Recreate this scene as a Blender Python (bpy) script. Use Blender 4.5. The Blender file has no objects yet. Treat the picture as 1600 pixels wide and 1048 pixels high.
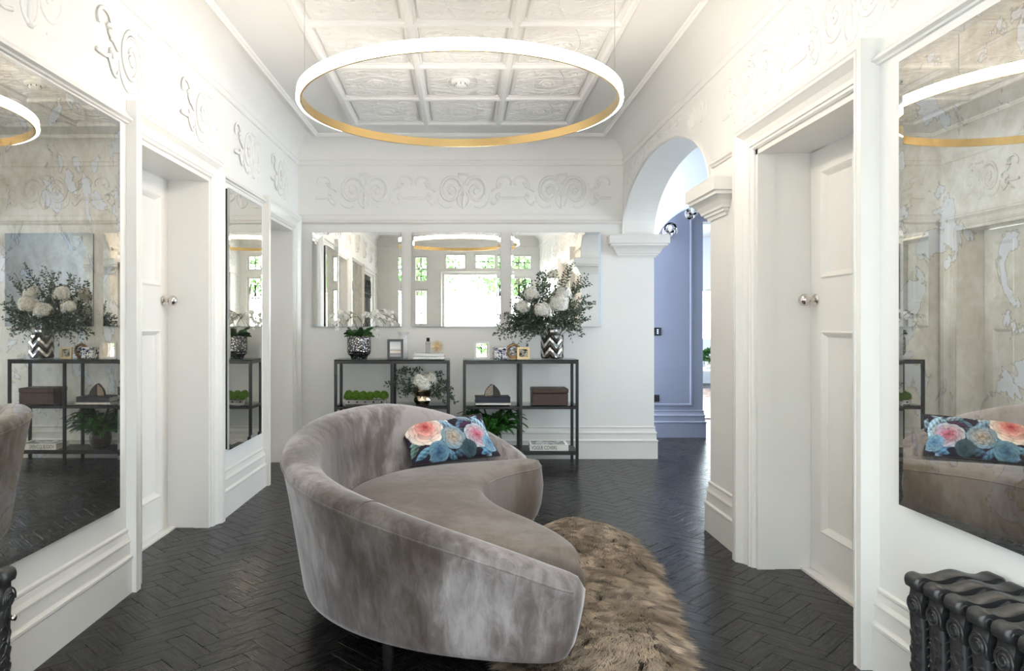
import bpy, bmesh, math, random
import numpy as np
from math import sin, cos, pi, sqrt, radians
from mathutils import Vector, Matrix
random.seed(7); rng = np.random.default_rng(7)
S = bpy.context.scene
C = S.collection
D = bpy.data
# ------------------------------------------------------------------ camera, world, light, exposure
F_PX, HZ, VX, EYE = 1145.0, 507.0, 720.0, 1.2
cd = D.cameras.new('camera'); cam = D.objects.new('camera', cd); C.objects.link(cam)
cam.location = (0, 0, EYE); cam.rotation_euler = (pi/2, 0, 0)
cd.sensor_width = 36; cd.lens = F_PX/1600*36
cd.shift_x = (800-VX)/1600; cd.shift_y = (HZ-524)/1600
cd.clip_start = .05
S.camera = cam
w = D.worlds.new('sky'); S.world = w; w.use_nodes = True
bg = w.node_tree.nodes['Background']
bg.inputs[0].default_value = (.85, .92, 1.0, 1); bg.inputs[1].default_value = 11.0
S.view_settings.view_transform = 'Standard'; S.view_settings.look = 'None'
S.view_settings.gamma = 1; S.view_settings.use_curve_mapping = False
S.view_settings.exposure = 0.77
RING_POWER = 28.0

def portal(loc, rot, sx, sy):
    l = D.lights.new('window_daylight', 'AREA'); l.shape = 'RECTANGLE'; l.size = sx; l.size_y = sy
    l.cycles.is_portal = True
    o = D.objects.new('window_daylight', l); C.objects.link(o); o.location = loc; o.rotation_euler = rot
    return o
# area portals look along their local -Z into the rooms
portal((.18, -.66, 1.28), (pi/2, 0, 0), 1.0, 2.6)        # front door and fanlights (light travels +Y)
portal((-.75, -.66, 1.7), (pi/2, 0, 0), .3, 1.7)
portal((1.14, -.66, 1.7), (pi/2, 0, 0), .45, 1.7)
portal((-1.86, 1.0, 1.4), (0, -pi/2, 0), 1.4, 1.5)       # left wall window (light travels +X)
portal((4.3, 5.8, 1.52), (0, pi/2, 0), 2.0, 2.0)          # passage window (light travels -X)
portal((6.8, 11.5, 1.4), (0, pi/2, 0), 2.2, 5.4)         # far room windows
portal((5.1, 15.3, 1.4), (-pi/2, 0, 0), 1.8, 1.1)

# ------------------------------------------------------------------ helpers
BACK = 6.574
TL = .012
def XL(d): return -(1.46 + TL*(BACK-d))
XR = 1.455
def mapL(p): return (XL(p[0])+p[1], p[0], p[2])
def mapR(p): return (XR-p[1], p[0], p[2])
def mapB(p): return (p[0], BACK-p[1], p[2])
FRONT = -.5
def mapF(p): return (p[0], FRONT+p[1], p[2])
def ident(p): return p
def px(x, y, d): return Vector(((x-VX)*d/F_PX, d, EYE-(y-HZ)*d/F_PX))

ORG = {}
def root(name, label, cat, loc=(0, 0, 0), group=None, rz=0):
    o = D.objects.new(name, None); C.objects.link(o); o.location = loc; o.rotation_euler = (0, 0, rz)
    o.empty_display_size = .05
    tag(o, label, cat, group); ORG[o.name] = (Vector(loc), rz)
    return o
def tag(o, label=None, cat=None, group=None, kind=None):
    if label: o['label'] = label
    if cat: o['category'] = cat
    if group: o['group'] = group
    if kind: o['kind'] = kind
    return o
def copy_tree(o, loc=None, rz=None, label=None):
    c = o.copy(); C.objects.link(c)
    if loc is not None: c.location = loc
    if rz is not None: c.rotation_euler = (0, 0, rz)
    if label: c['label'] = label
    for ch in list(o.children):
        k = ch.copy(); C.objects.link(k); k.parent = c
        for g in list(ch.children):
            q = g.copy(); C.objects.link(q); q.parent = k
    return c
def part(name, mesh, parent, loc=(0, 0, 0), rot=(0, 0, 0), scale=(1, 1, 1)):
    o = D.objects.new(name, mesh); C.objects.link(o); o.parent = parent
    o.location = loc; o.rotation_euler = rot; o.scale = scale
    if parent is not None and parent.name in ORG: ORG[o.name] = ORG[parent.name]
    return o

class MB:
    def __init__(s, xf=ident): s.v = []; s.f = []; s.xf = xf
    def pts(s, ps):
        n = len(s.v); s.v += [tuple(s.xf(p)) for p in ps]; return n
    def box(s, x0, x1, y0, y1, z0, z1):
        n = s.pts([(x0,y0,z0),(x1,y0,z0),(x1,y1,z0),(x0,y1,z0),(x0,y0,z1),(x1,y0,z1),(x1,y1,z1),(x0,y1,z1)])
        s.f += [tuple(n+i for i in q) for q in ((0,3,2,1),(4,5,6,7),(0,1,5,4),(1,2,6,5),(2,3,7,6),(3,0,4,7))]
        return s
    def bbox(s, x0, x1, y0, y1, z0, z1, b=.004):
        """box with chamfered edges"""
        X = (x0, x0+b, x1-b, x1); Y = (y0, y0+b, y1-b, y1); Z = (z0, z0+b, z1-b, z1)
        idx = {}; ps = []
        for i, sx in ((0, 0), (1, 1)):
            for j, sy in ((0, 0), (1, 1)):
                for k, sz in ((0, 0), (1, 1)):
                    o = (X[3*sx], Y[3*sy], Z[3*sz]); q = (X[1+sx], Y[1+sy], Z[1+sz])
                    for a in range(3):
                        p = list(q); p[a] = o[a]; idx[(i, j, k, a)] = len(ps); ps.append(tuple(p))
        n = s.pts(ps); I = lambda *k: n+idx[k]
        for t in (0, 1):
            s.f.append((I(t,0,0,0), I(t,1,0,0), I(t,1,1,0), I(t,0,1,0)))
            s.f.append((I(0,t,0,1), I(1,t,0,1), I(1,t,1,1), I(0,t,1,1)))
            s.f.append((I(0,0,t,2), I(1,0,t,2), I(1,1,t,2), I(0,1,t,2)))
        for i in (0, 1):
            for j in (0, 1):
                s.f.append((I(i,j,0,0), I(i,j,0,1), I(i,j,1,1), I(i,j,1,0)))
                s.f.append((I(i,0,j,0), I(i,0,j,2), I(i,1,j,2), I(i,1,j,0)))
                s.f.append((I(0,i,j,1), I(0,i,j,2), I(1,i,j,2), I(1,i,j,1)))
                for k in (0, 1): s.f.append((I(i,j,k,0), I(i,j,k,1), I(i,j,k,2)))
        return s
    def rings(s, R, closed=True, cap=True):
        m = len(R[0]); n = s.pts([p for r in R for p in r])
        for i in range(len(R)-1):
            for j in range(m if closed else m-1):
                k = (j+1) % m
                s.f.append((n+i*m+j, n+i*m+k, n+(i+1)*m+k, n+(i+1)*m+j))
        if cap:
            s.f.append(tuple(n+j for j in range(m))[::-1]); s.f.append(tuple(n+(len(R)-1)*m+j for j in range(m)))
        return s
    def lathe(s, prof, cx=0, cy=0, seg=24, cap=True, z0=0):
        R = [[(cx+r*cos(2*pi*j/seg), cy+r*sin(2*pi*j/seg), z0+z) for j in range(seg)] for r, z in prof]
        return s.rings(R, True, cap)
    def tube(s, P, rad, seg=6, flat=1.0, fdir=None, cap=True):
        P = [Vector(p) for p in P]; R = []
        up = Vector((0, 0, 1)) if fdir is None else Vector(fdir)
        for i, p in enumerate(P):
            t = (P[min(i+1, len(P)-1)]-P[max(i-1, 0)])
            if t.length < 1e-9: t = Vector((1, 0, 0))
            t.normalize()
            a = t.cross(up)
            if a.length < 1e-4: a = t.cross(Vector((1, 0, 0)))
            a.normalize(); b = a.cross(t)
            r = rad[i] if hasattr(rad, '__len__') else rad
            R.append([tuple(p+a*r*cos(2*pi*j/seg)+b*r*flat*sin(2*pi*j/seg)) for j in range(seg)])
        return s.rings(R, True, cap)
    def sweep(s, path, prof, closed=False):
        """prof = closed polygon of (n, z); path = plan polyline; n grows to the path's left"""
        P = [Vector((p[0], p[1])) for p in path]; N = len(P); R = []
        for i in range(N):
            def nr(a, b):
                t = (b-a).normalized(); return Vector((-t.y, t.x))
            ns = []
            if i > 0 or closed: ns.append(nr(P[i-1], P[i]))
            if i < N-1 or closed: ns.append(nr(P[i], P[(i+1) % N]))
            if len(ns) == 2:
                m = ns[0]+ns[1]; m = m/(m.length_squared/2) if m.length > 1e-6 else ns[0]
            else: m = ns[0]
            R.append([(P[i].x+m.x*n, P[i].y+m.y*n, z) for n, z in prof])
        if closed: R.append(R[0])
        return s.rings(R, True, not closed)
    def grid(s, a0, a1, z0, z1, n0, n1, holes=()):
        """slab with rectangular holes, in (a, n, z)"""
        A = sorted({a0, a1, *[h[0] for h in holes], *[h[1] for h in holes]}); Z = sorted({z0, z1, *[h[2] for h in holes], *[h[3] for h in holes]})
        A = [a for a in A if a0 <= a <= a1]; Z = [z for z in Z if z0 <= z <= z1]
        solid = lambda i, j: 0 <= i < len(A)-1 and 0 <= j < len(Z)-1 and not any(h[0]-1e-6 <= A[i] and A[i+1] <= h[1]+1e-6 and h[2]-1e-6 <= Z[j] and Z[j+1] <= h[3]+1e-6 for h in holes)
        vid = {}
        def V(i, k, j):
            if (i, k, j) not in vid: vid[(i, k, j)] = s.pts([(A[i], (n0, n1)[k], Z[j])])
            return vid[(i, k, j)]
        for i in range(len(A)-1):
            for j in range(len(Z)-1):
                if not solid(i, j): continue
                for k in (0, 1): s.f.append((V(i,k,j), V(i+1,k,j), V(i+1,k,j+1), V(i,k,j+1)))
                if not solid(i-1, j): s.f.append((V(i,0,j), V(i,1,j), V(i,1,j+1), V(i,0,j+1)))
                if not solid(i+1, j): s.f.append((V(i+1,0,j), V(i+1,1,j), V(i+1,1,j+1), V(i+1,0,j+1)))
                if not solid(i, j-1): s.f.append((V(i,0,j), V(i+1,0,j), V(i+1,1,j), V(i,1,j)))
                if not solid(i, j+1): s.f.append((V(i,0,j+1), V(i+1,0,j+1), V(i+1,1,j+1), V(i,1,j+1)))
        return s
    def mesh(s, name, mat, smooth=False, recalc=True, org=None, angle=None):
        me = D.meshes.new(name); v = s.v
        if org is not None:
            o, rz = org; c_, s_ = cos(-rz), sin(-rz)
            v = [((p[0]-o.x)*c_-(p[1]-o.y)*s_, (p[0]-o.x)*s_+(p[1]-o.y)*c_, p[2]-o.z) for p in v]
        me.from_pydata(v, [], s.f)
        if recalc:
            bm = bmesh.new(); bm.from_mesh(me); bmesh.ops.recalc_face_normals(bm, faces=bm.faces); bm.to_mesh(me); bm.free()
        for m in (mat if isinstance(mat, (list, tuple)) else [mat]): me.materials.append(m)
        if smooth:
            me.polygons.foreach_set('use_smooth', [True]*len(me.polygons))
            if angle: me.set_sharp_from_angle(angle=radians(angle))
        return me
    def build(s, name, mat, parent=None, smooth=False, recalc=True, angle=40):
        org = ORG.get(parent.name) if parent is not None else None
        return part(name, s.mesh(name, mat, smooth, recalc, org, angle if smooth else None), parent)
def struct(name, mb, mat, parent=None, **k):
    o = mb.build(name, mat, parent, **k)
    if parent is None: o['kind'] = 'structure'
    return o
def crom(P, n):
    """Catmull-Rom through points -> n samples"""
    P = np.array(P, float); m = len(P); out = []
    for q in np.linspace(0, m-1-1e-9, n):
        i = int(q); t = q-i
        p0, p1, p2, p3 = P[max(i-1, 0)], P[i], P[i+1], P[min(i+2, m-1)]
        out.append(.5*((2*p1)+(-p0+p2)*t+(2*p0-5*p1+4*p2-p3)*t*t+(-p0+3*p1-3*p2+p3)*t**3))
    return np.array(out)

# ------------------------------------------------------------------ materials
class NT:
    def __init__(s, name):
        s.m = D.materials.new(name); s.m.use_nodes = True; s.t = s.m.node_tree; s.n = s.t.nodes; s.l = s.t.links
        s.b = s.n['Principled BSDF']; s.out = s.n['Material Output']
    def a(s, ty, **k):
        n = s.n.new(ty)
        for q, v in k.items():
            if q.startswith('i_'):
                n.inputs[int(q[2:]) if q[2:].isdigit() else q[2:].replace('_', ' ')].default_value = v
            else: setattr(n, q, v)
        return n
    def link(s, a, b): s.l.new(a, b)
    def noise(s, scale, detail=4, rough=.5, coord='Object', dist=0, sc=None):
        tc = s.a('ShaderNodeTexCoord'); n = s.a('ShaderNodeTexNoise', i_Scale=scale, i_Detail=detail, i_Roughness=rough, i_Distortion=dist)
        if sc:
            mp = s.a('ShaderNodeMapping'); mp.inputs['Scale'].default_value = sc
            s.link(tc.outputs[coord], mp.inputs[0]); s.link(mp.outputs[0], n.inputs[0])
        else: s.link(tc.outputs[coord], n.inputs[0])
        return n
    def ramp(s, src, stops, interp='LINEAR'):
        r = s.a('ShaderNodeValToRGB'); e = r.color_ramp.elements; r.color_ramp.interpolation = interp
        while len(e) < len(stops): e.new(.5)
        for q, (p, c) in zip(e, stops): q.position = p; q.color = (*c, 1) if len(c) == 3 else c
        s.link(src, r.inputs[0]); return r
    def bump(s, src, strength=.2, dist=.01):
        b = s.a('ShaderNodeBump', i_Strength=strength, i_Distance=dist); s.link(src, b.inputs['Height']); s.link(b.outputs[0], s.b.inputs['Normal']); return b
def pbr(name, col, rough=.5, metal=0, spec=None, coat=0, **k):
    t = NT(name); b = t.b
    b.inputs['Base Color'].default_value = (*col, 1); b.inputs['Roughness'].default_value = rough; b.inputs['Metallic'].default_value = metal
    if coat: b.inputs['Coat Weight'].default_value = coat; b.inputs['Coat Roughness'].default_value = .12
    return t
M = {}
def paint(name, col, rough, bump=.03, scale=90):
    t = pbr(name, col, rough); n = t.noise(scale, 3); t.bump(n.outputs[0], bump, .004)
    n2 = t.noise(1.2, 3); r = t.ramp(n2.outputs[0], [(.3, tuple(c*.97 for c in col)), (.7, tuple(min(1, c*1.02) for c in col))])
    t.link(r.outputs[0], t.b.inputs['Base Color']); return t.m
M['wall'] = paint('wall_paint', (.83, .82, .80), .55)
M['gloss'] = paint('gloss_trim_paint', (.80, .782, .752), .28, .015)
M['ceil'] = paint('ceiling_paint', (.78, .775, .765), .6)
M['shaded'] = paint('shade_tinted_paint', (.19, .205, .275), .5)  # cold shade on the passage end wall is put into this base colour
M['cool'] = paint('white_paint_passage', (.74, .79, .86), .55)
# mirror kinds
def mirror_mat(name, tint, worn, haze, rough):
    """silvering whose reflectance is worn down by foxing, plus thin pale flakes and a slight haze"""
    t = NT(name); t.n.remove(t.b)
    g = t.a('ShaderNodeBsdfGlossy', i_Roughness=rough); d = t.a('ShaderNodeBsdfPrincipled', i_Roughness=.45)
    d.inputs['Base Color'].default_value = (.66, .66, .66, 1)
    n1 = t.noise(3.2, 6, .6, 'Object', .3); n3 = t.noise(26, 6, .7, 'Object', .4)
    mm = t.a('ShaderNodeMixRGB'); mm.inputs[0].default_value = .4; t.link(n1.outputs[0], mm.inputs[1]); t.link(n3.outputs[0], mm.inputs[2])
    lo = tuple(c*(1-.27*worn)*k for c, k in zip(tint, (1, 1-.05*worn, 1-.16*worn)))
    r0 = t.ramp(mm.outputs[0], [(.36, lo), (.6, tint)]); 
    n4 = t.noise(7.0, 5, .55, 'Object', .5)
    patch = t.ramp(n4.outputs[0], [(.58, (0,)*3), (.595, (worn*.95,)*3), (.68, (worn*.7,)*3), (.72, (0,)*3)])
    edge = t.ramp(n4.outputs[0], [(.565, (1,)*3), (.578, (1-.35*worn,)*3), (.59, (1,)*3)])
    m1 = t.a('ShaderNodeMixRGB'); t.link(patch.outputs[0], m1.inputs[0]); t.link(r0.outputs[0], m1.inputs[1]); m1.inputs[2].default_value = (.80, .83, .87, 1)
    m2 = t.a('ShaderNodeMixRGB', blend_type='MULTIPLY'); m2.inputs[0].default_value = 1; t.link(m1.outputs[0], m2.inputs[1]); t.link(edge.outputs[0], m2.inputs[2]); t.link(m2.outputs[0], g.inputs[0])
    mx = t.a('ShaderNodeMixShader'); mx.inputs[0].default_value = haze; t.link(g.outputs[0], mx.inputs[1]); t.link(d.outputs[0], mx.inputs[2])
    t.link(mx.outputs[0], t.out.inputs[0]); return t.m
M['antique'] = mirror_mat('antiqued_mirror', (.88, .86, .80), 1.0, .03, .012)
M['mirror'] = mirror_mat('aged_mirror', (.95, .93, .88), .18, .012, .006)
M['bevel'] = mirror_mat('mirror_bevel', (.92, .93, .92), .1, .02, .01)
M['bevel_old'] = mirror_mat('antiqued_mirror_bevel', (.78, .78, .76), .7, .05, .02)
M['backing'] = pbr('mirror_backing', (.02, .02, .02), .6).m
# floor
t = NT('black_oak_parquet')
uv = t.a('ShaderNodeUVMap'); oi = t.a('ShaderNodeObjectInfo'); geo = t.a('ShaderNodeNewGeometry')
ad = t.a('ShaderNodeMath', operation='ADD'); t.link(oi.outputs['Random'], ad.inputs[0]); t.link(geo.outputs['Random Per Island'], ad.inputs[1])
fr = t.a('ShaderNodeMath', operation='FRACT'); t.link(ad.outputs[0], fr.inputs[0])
sc = t.a('ShaderNodeVectorMath', operation='SCALE'); sc.inputs['Scale'].default_value = 37; cb = t.a('ShaderNodeCombineXYZ'); t.link(fr.outputs[0], cb.inputs[0]); t.link(fr.outputs[0], cb.inputs[1]); t.link(cb.outputs[0], sc.inputs[0])
mp = t.a('ShaderNodeMapping'); mp.inputs['Scale'].default_value = (5, 75, 1); t.link(uv.outputs[0], mp.inputs[0])
va = t.a('ShaderNodeVectorMath', operation='ADD'); t.link(mp.outputs[0], va.inputs[0]); t.link(sc.outputs[0], va.inputs[1])
ng = t.a('ShaderNodeTexNoise', i_Scale=1.6, i_Detail=5, i_Distortion=.6); t.link(va.outputs[0], ng.inputs[0])
col = t.ramp(ng.outputs[0], [(.3, (.005, .0046, .0045)), (.7, (.014, .013, .0124))])
hs = t.a('ShaderNodeMixRGB', blend_type='MULTIPLY'); hs.inputs[0].default_value = 1
rv = t.ramp(fr.outputs[0], [(0, (.75,)*3), (1, (1.5, 1.42, 1.36))]); t.link(col.outputs[0], hs.inputs[1]); t.link(rv.outputs[0], hs.inputs[2])
t.link(hs.outputs[0], t.b.inputs['Base Color'])
rr = t.ramp(ng.outputs[0], [(.2, (.17,)*3), (.8, (.40,)*3)]); t.link(rr.outputs[0], t.b.inputs['Roughness'])
t.bump(ng.outputs[0], .3, .0025); t.b.inputs['Specular IOR Level'].default_value = .3
M['plank'] = t.m
M['floorbase'] = pbr('floor_underlay_black', (.006, .006, .006), .6).m
# velvet
def velvet(name, c1, c2, c3, sheen=.6):
    t = NT(name); n = t.noise(2.0, 3, .5, 'Object', .8, (1, 1, .6)); n2 = t.noise(16, 8, .7, 'Object', .4, (1.4, 1.4, .45))
    mxx = t.a('ShaderNodeMixRGB'); mxx.inputs[0].default_value = .34; t.link(n.outputs[0], mxx.inputs[1]); t.link(n2.outputs[0], mxx.inputs[2])
    r = t.ramp(mxx.outputs[0], [(.37, c1), (.48, c2), (.60, c3)]); t.link(r.outputs[0], t.b.inputs['Base Color'])
    t.b.inputs['Roughness'].default_value = .75; t.b.inputs['Sheen Weight'].default_value = sheen; t.b.inputs['Sheen Roughness'].default_value = .38
    t.b.inputs['Sheen Tint'].default_value = (.82, .80, .83, 1); t.b.inputs['Specular IOR Level'].default_value = .3
    n3 = t.noise(240, 2); t.bump(n3.outputs[0], .12, .002); return t.m
M['velvet'] = velvet('taupe_velvet', (.07, .053, .045), (.155, .132, .122), (.36, .325, .33))
M['velvet_seat'] = velvet('taupe_velvet_seat', (.11, .082, .062), (.15, .116, .094), (.225, .187, .165), .38)
M['legblack'] = pbr('black_lacquer', (.012, .012, .012), .25).m
M['iron'] = paint('black_cast_iron', (.026, .026, .027), .36, .12, 160)
t = NT('black_shelf_metal'); t.b.inputs['Base Color'].default_value = (.018, .019, .02, 1); t.b.inputs['Roughness'].default_value = .38; n = t.noise(30); t.bump(n.outputs[0], .06, .002); M['shelf'] = t.m
M['brass'] = pbr('brushed_brass', (.78, .55, .25), .26, 1).m
t = NT('led_diffuser'); t.b.inputs['Emission Color'].default_value = (1, .89, .76, 1); t.b.inputs['Emission Strength'].default_value = RING_POWER; t.b.inputs['Base Color'].default_value = (.9, .9, .88, 1); M['led'] = t.m
M['nickel'] = pbr('polished_nickel', (.66, .62, .58), .16, 1).m
M['wire'] = pbr('steel_wire', (.5, .5, .5), .3, 1).m
def glass_mat(name, tint, mix=.12, rough=.02):
    t = NT(name); t.n.remove(t.b)
    a = t.a('ShaderNodeBsdfTransparent'); a.inputs[0].default_value = (*tint, 1)
    g = t.a('ShaderNodeBsdfGlossy', i_Roughness=rough); fz = t.a('ShaderNodeFresnel', i_IOR=1.5)
    mx = t.a('ShaderNodeMixShader'); t.link(fz.outputs[0], mx.inputs[0]); t.link(a.outputs[0], mx.inputs[1]); t.link(g.outputs[0], mx.inputs[2]); t.link(mx.outputs[0], t.out.inputs[0])
    return t.m
M['pane'] = glass_mat('window_glass', (.96, .98, .97))
M['topglass'] = glass_mat('smoked_shelf_glass', (.60, .68, .66))
M['shelfglass'] = glass_mat('green_edged_shelf_glass', (.80, .90, .87))
t = NT('clear_bottle_glass'); t.b.inputs['Transmission Weight'].default_value = 1; t.b.inputs['Roughness'].default_value = .02; t.b.inputs['IOR'].default_value = 1.45; M['clear'] = t.m
M['lead'] = pbr('dark_lead', (.03, .032, .03), .5, .6).m
t = NT('hammered_silver_black'); n = t.noise(1, 2); vo = t.a('ShaderNodeTexVoronoi', i_Scale=62.0); tc = t.a('ShaderNodeTexCoord'); t.link(tc.outputs['Object'], vo.inputs[0])
r = t.ramp(vo.outputs['Distance'], [(.25, (.80, .78, .76)), (.5, (.10, .10, .11))]); t.link(r.outputs[0], t.b.inputs['Base Color']); t.b.inputs['Metallic'].default_value = 1; t.b.inputs['Roughness'].default_value = .22; t.bump(vo.outputs['Distance'], .9, .006); M['hammered'] = t.m
M['silver'] = pbr('silver_glaze', (.62, .60, .58), .22, 1).m
M['darkglaze'] = pbr('dark_bronze_glaze', (.06, .05, .045), .25, .7).m
M['gold'] = pbr('pale_gold', (.78, .60, .36), .3, 1).m
M['bronze'] = pbr('aged_bronze', (.32, .2, .1), .35, 1).m
M['copper'] = pbr('copper_facets', (.70, .52, .40), .14, 1).m
t = NT('white_marble'); n = t.noise(9, 6, .6, 'Object', 1.5); r = t.ramp(n.outputs[0], [(.42, (.84, .84, .85)), (.5, (.70, .71, .73)), (.56, (.86, .86, .86))]); t.link(r.outputs[0], t.b.inputs['Base Color']); t.b.inputs['Roughness'].default_value = .25; M['marble'] = t.m
M['white'] = pbr('white_matte', (.85, .85, .84), .5).m
M['paper'] = paint('paper_white', (.82, .82, .80), .7)
M['black'] = pbr('satin_black', (.015, .015, .016), .35).m
M['navy'] = pbr('charcoal_navy_cloth', (.035, .038, .06), .6).m
t = NT('woven_brown'); wv = t.a('ShaderNodeTexWave', i_Scale=38.0, i_Distortion=1.5); wv.bands_direction = 'Z'; tc = t.a('ShaderNodeTexCoord'); t.link(tc.outputs['Object'], wv.inputs[0]); n = t.noise(60, 4, .5, 'Object', 0, (.4, 1, 2))
mm = t.a('ShaderNodeMixRGB'); mm.inputs[0].default_value = .5; t.link(wv.outputs[0], mm.inputs[1]); t.link(n.outputs[0], mm.inputs[2]); r = t.ramp(mm.outputs[0], [(.3, (.035, .02, .017)), (.75, (.13, .075, .06))]); t.link(r.outputs[0], t.b.inputs['Base Color']); t.bump(mm.outputs[0], .5, .004); M['woven'] = t.m
def leafmat(name, a, b, rough=.45):
    t = NT(name); geo = t.a('ShaderNodeNewGeometry'); r = t.ramp(geo.outputs['Random Per Island'], [(0, a), (1, b)]); t.link(r.outputs[0], t.b.inputs['Base Color']); t.b.inputs['Roughness'].default_value = rough; return t.m
M['olive'] = leafmat('grey_green_leaves', (.022, .05, .03), (.09, .135, .085))
M['fern'] = leafmat('fern_green', (.018, .085, .012), (.05, .19, .03))
M['deepgreen'] = leafmat('deep_green_leaves', (.012, .045, .012), (.04, .11, .03), .3)
M['moss'] = leafmat('bright_moss', (.07, .17, .01), (.16, .30, .03), .8)
M['tree'] = leafmat('garden_leaves', (.05, .15, .03), (.16, .34, .08))
M['petal'] = leafmat('white_petals', (.78, .76, .70), (.90, .89, .86), .6)
M['floret'] = pbr('pale_green_floret_base', (.50, .52, .42), .8).m
M['stem'] = pbr('green_brown_stem', (.06, .07, .03), .6).m
M['trunk'] = paint('bark', (.12, .09, .065), .8, .5, 30)
M['soil'] = paint('dark_soil', (.02, .015, .01), .9, .5, 60)
t = NT('sunset_photo'); tc = t.a('ShaderNodeTexCoord'); sp = t.a('ShaderNodeSeparateXYZ'); t.link(tc.outputs['Generated'], sp.inputs[0]); r = t.ramp(sp.outputs[2], [(0, (.25, .2, .17)), (.22, (.12, .10, .09)), (.3, (.75, .60, .48)), (.42, (.35, .25, .2)), (.55, (.75, .7, .68)), (1, (.5, .5, .55))]); t.link(r.outputs[0], t.b.inputs['Base Color']); t.b.inputs['Roughness'].default_value = .2; M['sunset'] = t.m
def bw(name, scale, c1, c2, th=.5):
    t = NT(name); n = t.noise(scale, 3, .5, 'Object', 1); r = t.ramp(n.outputs[0], [(th-.02, c1), (th+.02, c2)]); t.link(r.outputs[0], t.b.inputs['Base Color']); t.b.inputs['Roughness'].default_value = .25; return t.m
M['bluewhite'] = bw('blue_and_white_glaze', 60, (.82, .82, .82), (.03, .045, .12))
M['portrait'] = bw('old_photo_print', 40, (.45, .4, .33), (.03, .025, .02))
M['portrait2'] = bw('monochrome_photo_print', 45, (.6, .58, .55), (.06, .06, .06))
M['greyphoto'] = bw('grey_photo_cover', 14, (.55, .56, .58), (.2, .21, .22))
t = NT('agate_face'); wv = t.a('ShaderNodeTexWave', wave_type='RINGS', i_Scale=26.0, i_Distortion=4.0); tc = t.a('ShaderNodeTexCoord'); t.link(tc.outputs['Object'], wv.inputs[0]); r = t.ramp(wv.outputs[0], [(.2, (.26, .21, .16)), (.7, (.50, .42, .34))]); t.link(r.outputs[0], t.b.inputs['Base Color']); t.b.inputs['Roughness'].default_value = .15; M['agate'] = t.m
M['agatedark'] = paint('agate_rind', (.05, .04, .035), .5, .5, 60)
t = NT('sheepskin_wool'); geo = t.a('ShaderNodeNewGeometry'); n = t.noise(4.5, 4, .6); r = t.ramp(n.outputs[0], [(.34, (.20, .145, .095)), (.5, (.40, .31, .225)), (.66, (.58, .48, .375))]); r2 = t.ramp(geo.outputs['Random Per Island'], [(0, (.75,)*3), (1, (1.2,)*3)])
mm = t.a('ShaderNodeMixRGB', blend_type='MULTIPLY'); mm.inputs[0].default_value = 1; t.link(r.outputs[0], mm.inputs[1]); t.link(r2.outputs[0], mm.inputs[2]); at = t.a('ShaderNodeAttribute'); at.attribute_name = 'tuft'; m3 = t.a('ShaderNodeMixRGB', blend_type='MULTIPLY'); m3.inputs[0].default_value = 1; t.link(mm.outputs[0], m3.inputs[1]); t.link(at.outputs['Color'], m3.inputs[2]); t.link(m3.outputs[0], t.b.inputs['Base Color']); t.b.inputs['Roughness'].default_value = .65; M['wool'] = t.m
M['hide'] = pbr('hide_leather', (.30, .23, .17), .8).m
t = NT('printed_floral_cloth'); at = t.a('ShaderNodeAttribute'); at.attribute_name = 'print'; t.link(at.outputs['Color'], t.b.inputs['Base Color']); t.b.inputs['Roughness'].default_value = .7; t.b.inputs['Specular IOR Level'].default_value = .25; n = t.noise(350, 2); t.bump(n.outputs[0], .1, .001); M['floral'] = t.m
M['rugorange'] = bw('faded_persian_rug', 9, (.42, .22, .14), (.55, .42, .34))
M['paving'] = paint('pale_paving', (.62, .60, .56), .8, .2, 12)
M['render'] = paint('glare_wall_white', (.78, .77, .74), .8)  # pale enough to blow out on the added glare wall
t = NT('blue_display'); t.b.inputs['Emission Color'].default_value = (.12, .25, 1, 1); t.b.inputs['Emission Strength'].default_value = 1.5; M['display'] = t.m

# ------------------------------------------------------------------ setting: floor
floor = struct('floor', MB().box(-1.85, 1.78, -.55, 8.0, -.12, -.012).box(1.78, 6.9, 3.6, 16, -.12, -.0125), M['floorbase'])
LP, WP, HP = .228, .076, .012
def plank_mesh():
    g = .0009; b = .0012
    mb = MB().bbox(-LP/2+g, LP/2-g, -WP/2+g, WP/2-g, -HP, 0, b)
    me = mb.mesh('plank', M['plank']); uvl = me.uv_layers.new(name='UVMap')
    for lp in me.loops:
        v = me.vertices[lp.vertex_index].co; uvl.data[lp.index].uv = (v.x, v.y)
    return me
pm = plank_mesh()
def planks():
    """herringbone at 45 degrees: blocks of L x W"""
    out = []; r = 3; c45 = cos(pi/4)
    # unit lattice in rotated axes (p,q): horizontal block at (k*W + 2L*m ...)
    for i in range(-130, 131):
        for m in range(-32, 33):
            p = i*WP; q = i*WP
            out.append((p+m*2*LP+LP/2, q+WP/2, 0)); out.append((p+WP/2, q-5*WP+LP/2+m*2*LP, 1))
    return out
zones = [(-1.83, 1.76, -.5, 6.62), (1.70, 4.05, 3.85, 8.6), (2.45, 4.6, 8.5, 9.4)]
sel = []
for p, q, k in planks():
    X = (p-q)*cos(pi/4)+.06; Y = (p+q)*cos(pi/4)+3.0
    if any(z[0] < X < z[1] and z[2] < Y < z[3] for z in zones): sel.append((X, Y, pi/4+(pi/2 if k else 0)))
def on_screen(X, Y):
    if Y < 2.3: return False
    u = VX+X*F_PX/Y; v = HZ+EYE*F_PX/Y
    if not (0 < u < 1600 and v < 1070): return False
    if X < XL(Y)+.03 or X > XR-.03: return False
    return not ((X-.36)**2/1.0+(Y-3.3)**2/1.0 < .75 and X < .36 or (.2 < X < .88 and 2.0 < Y < 4.2))
vis = sorted([s for s in sel if on_screen(s[0], s[1])], key=lambda s: s[1])[:300]
vset = set(vis); rest = [s for s in sel if s not in vset]
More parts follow.
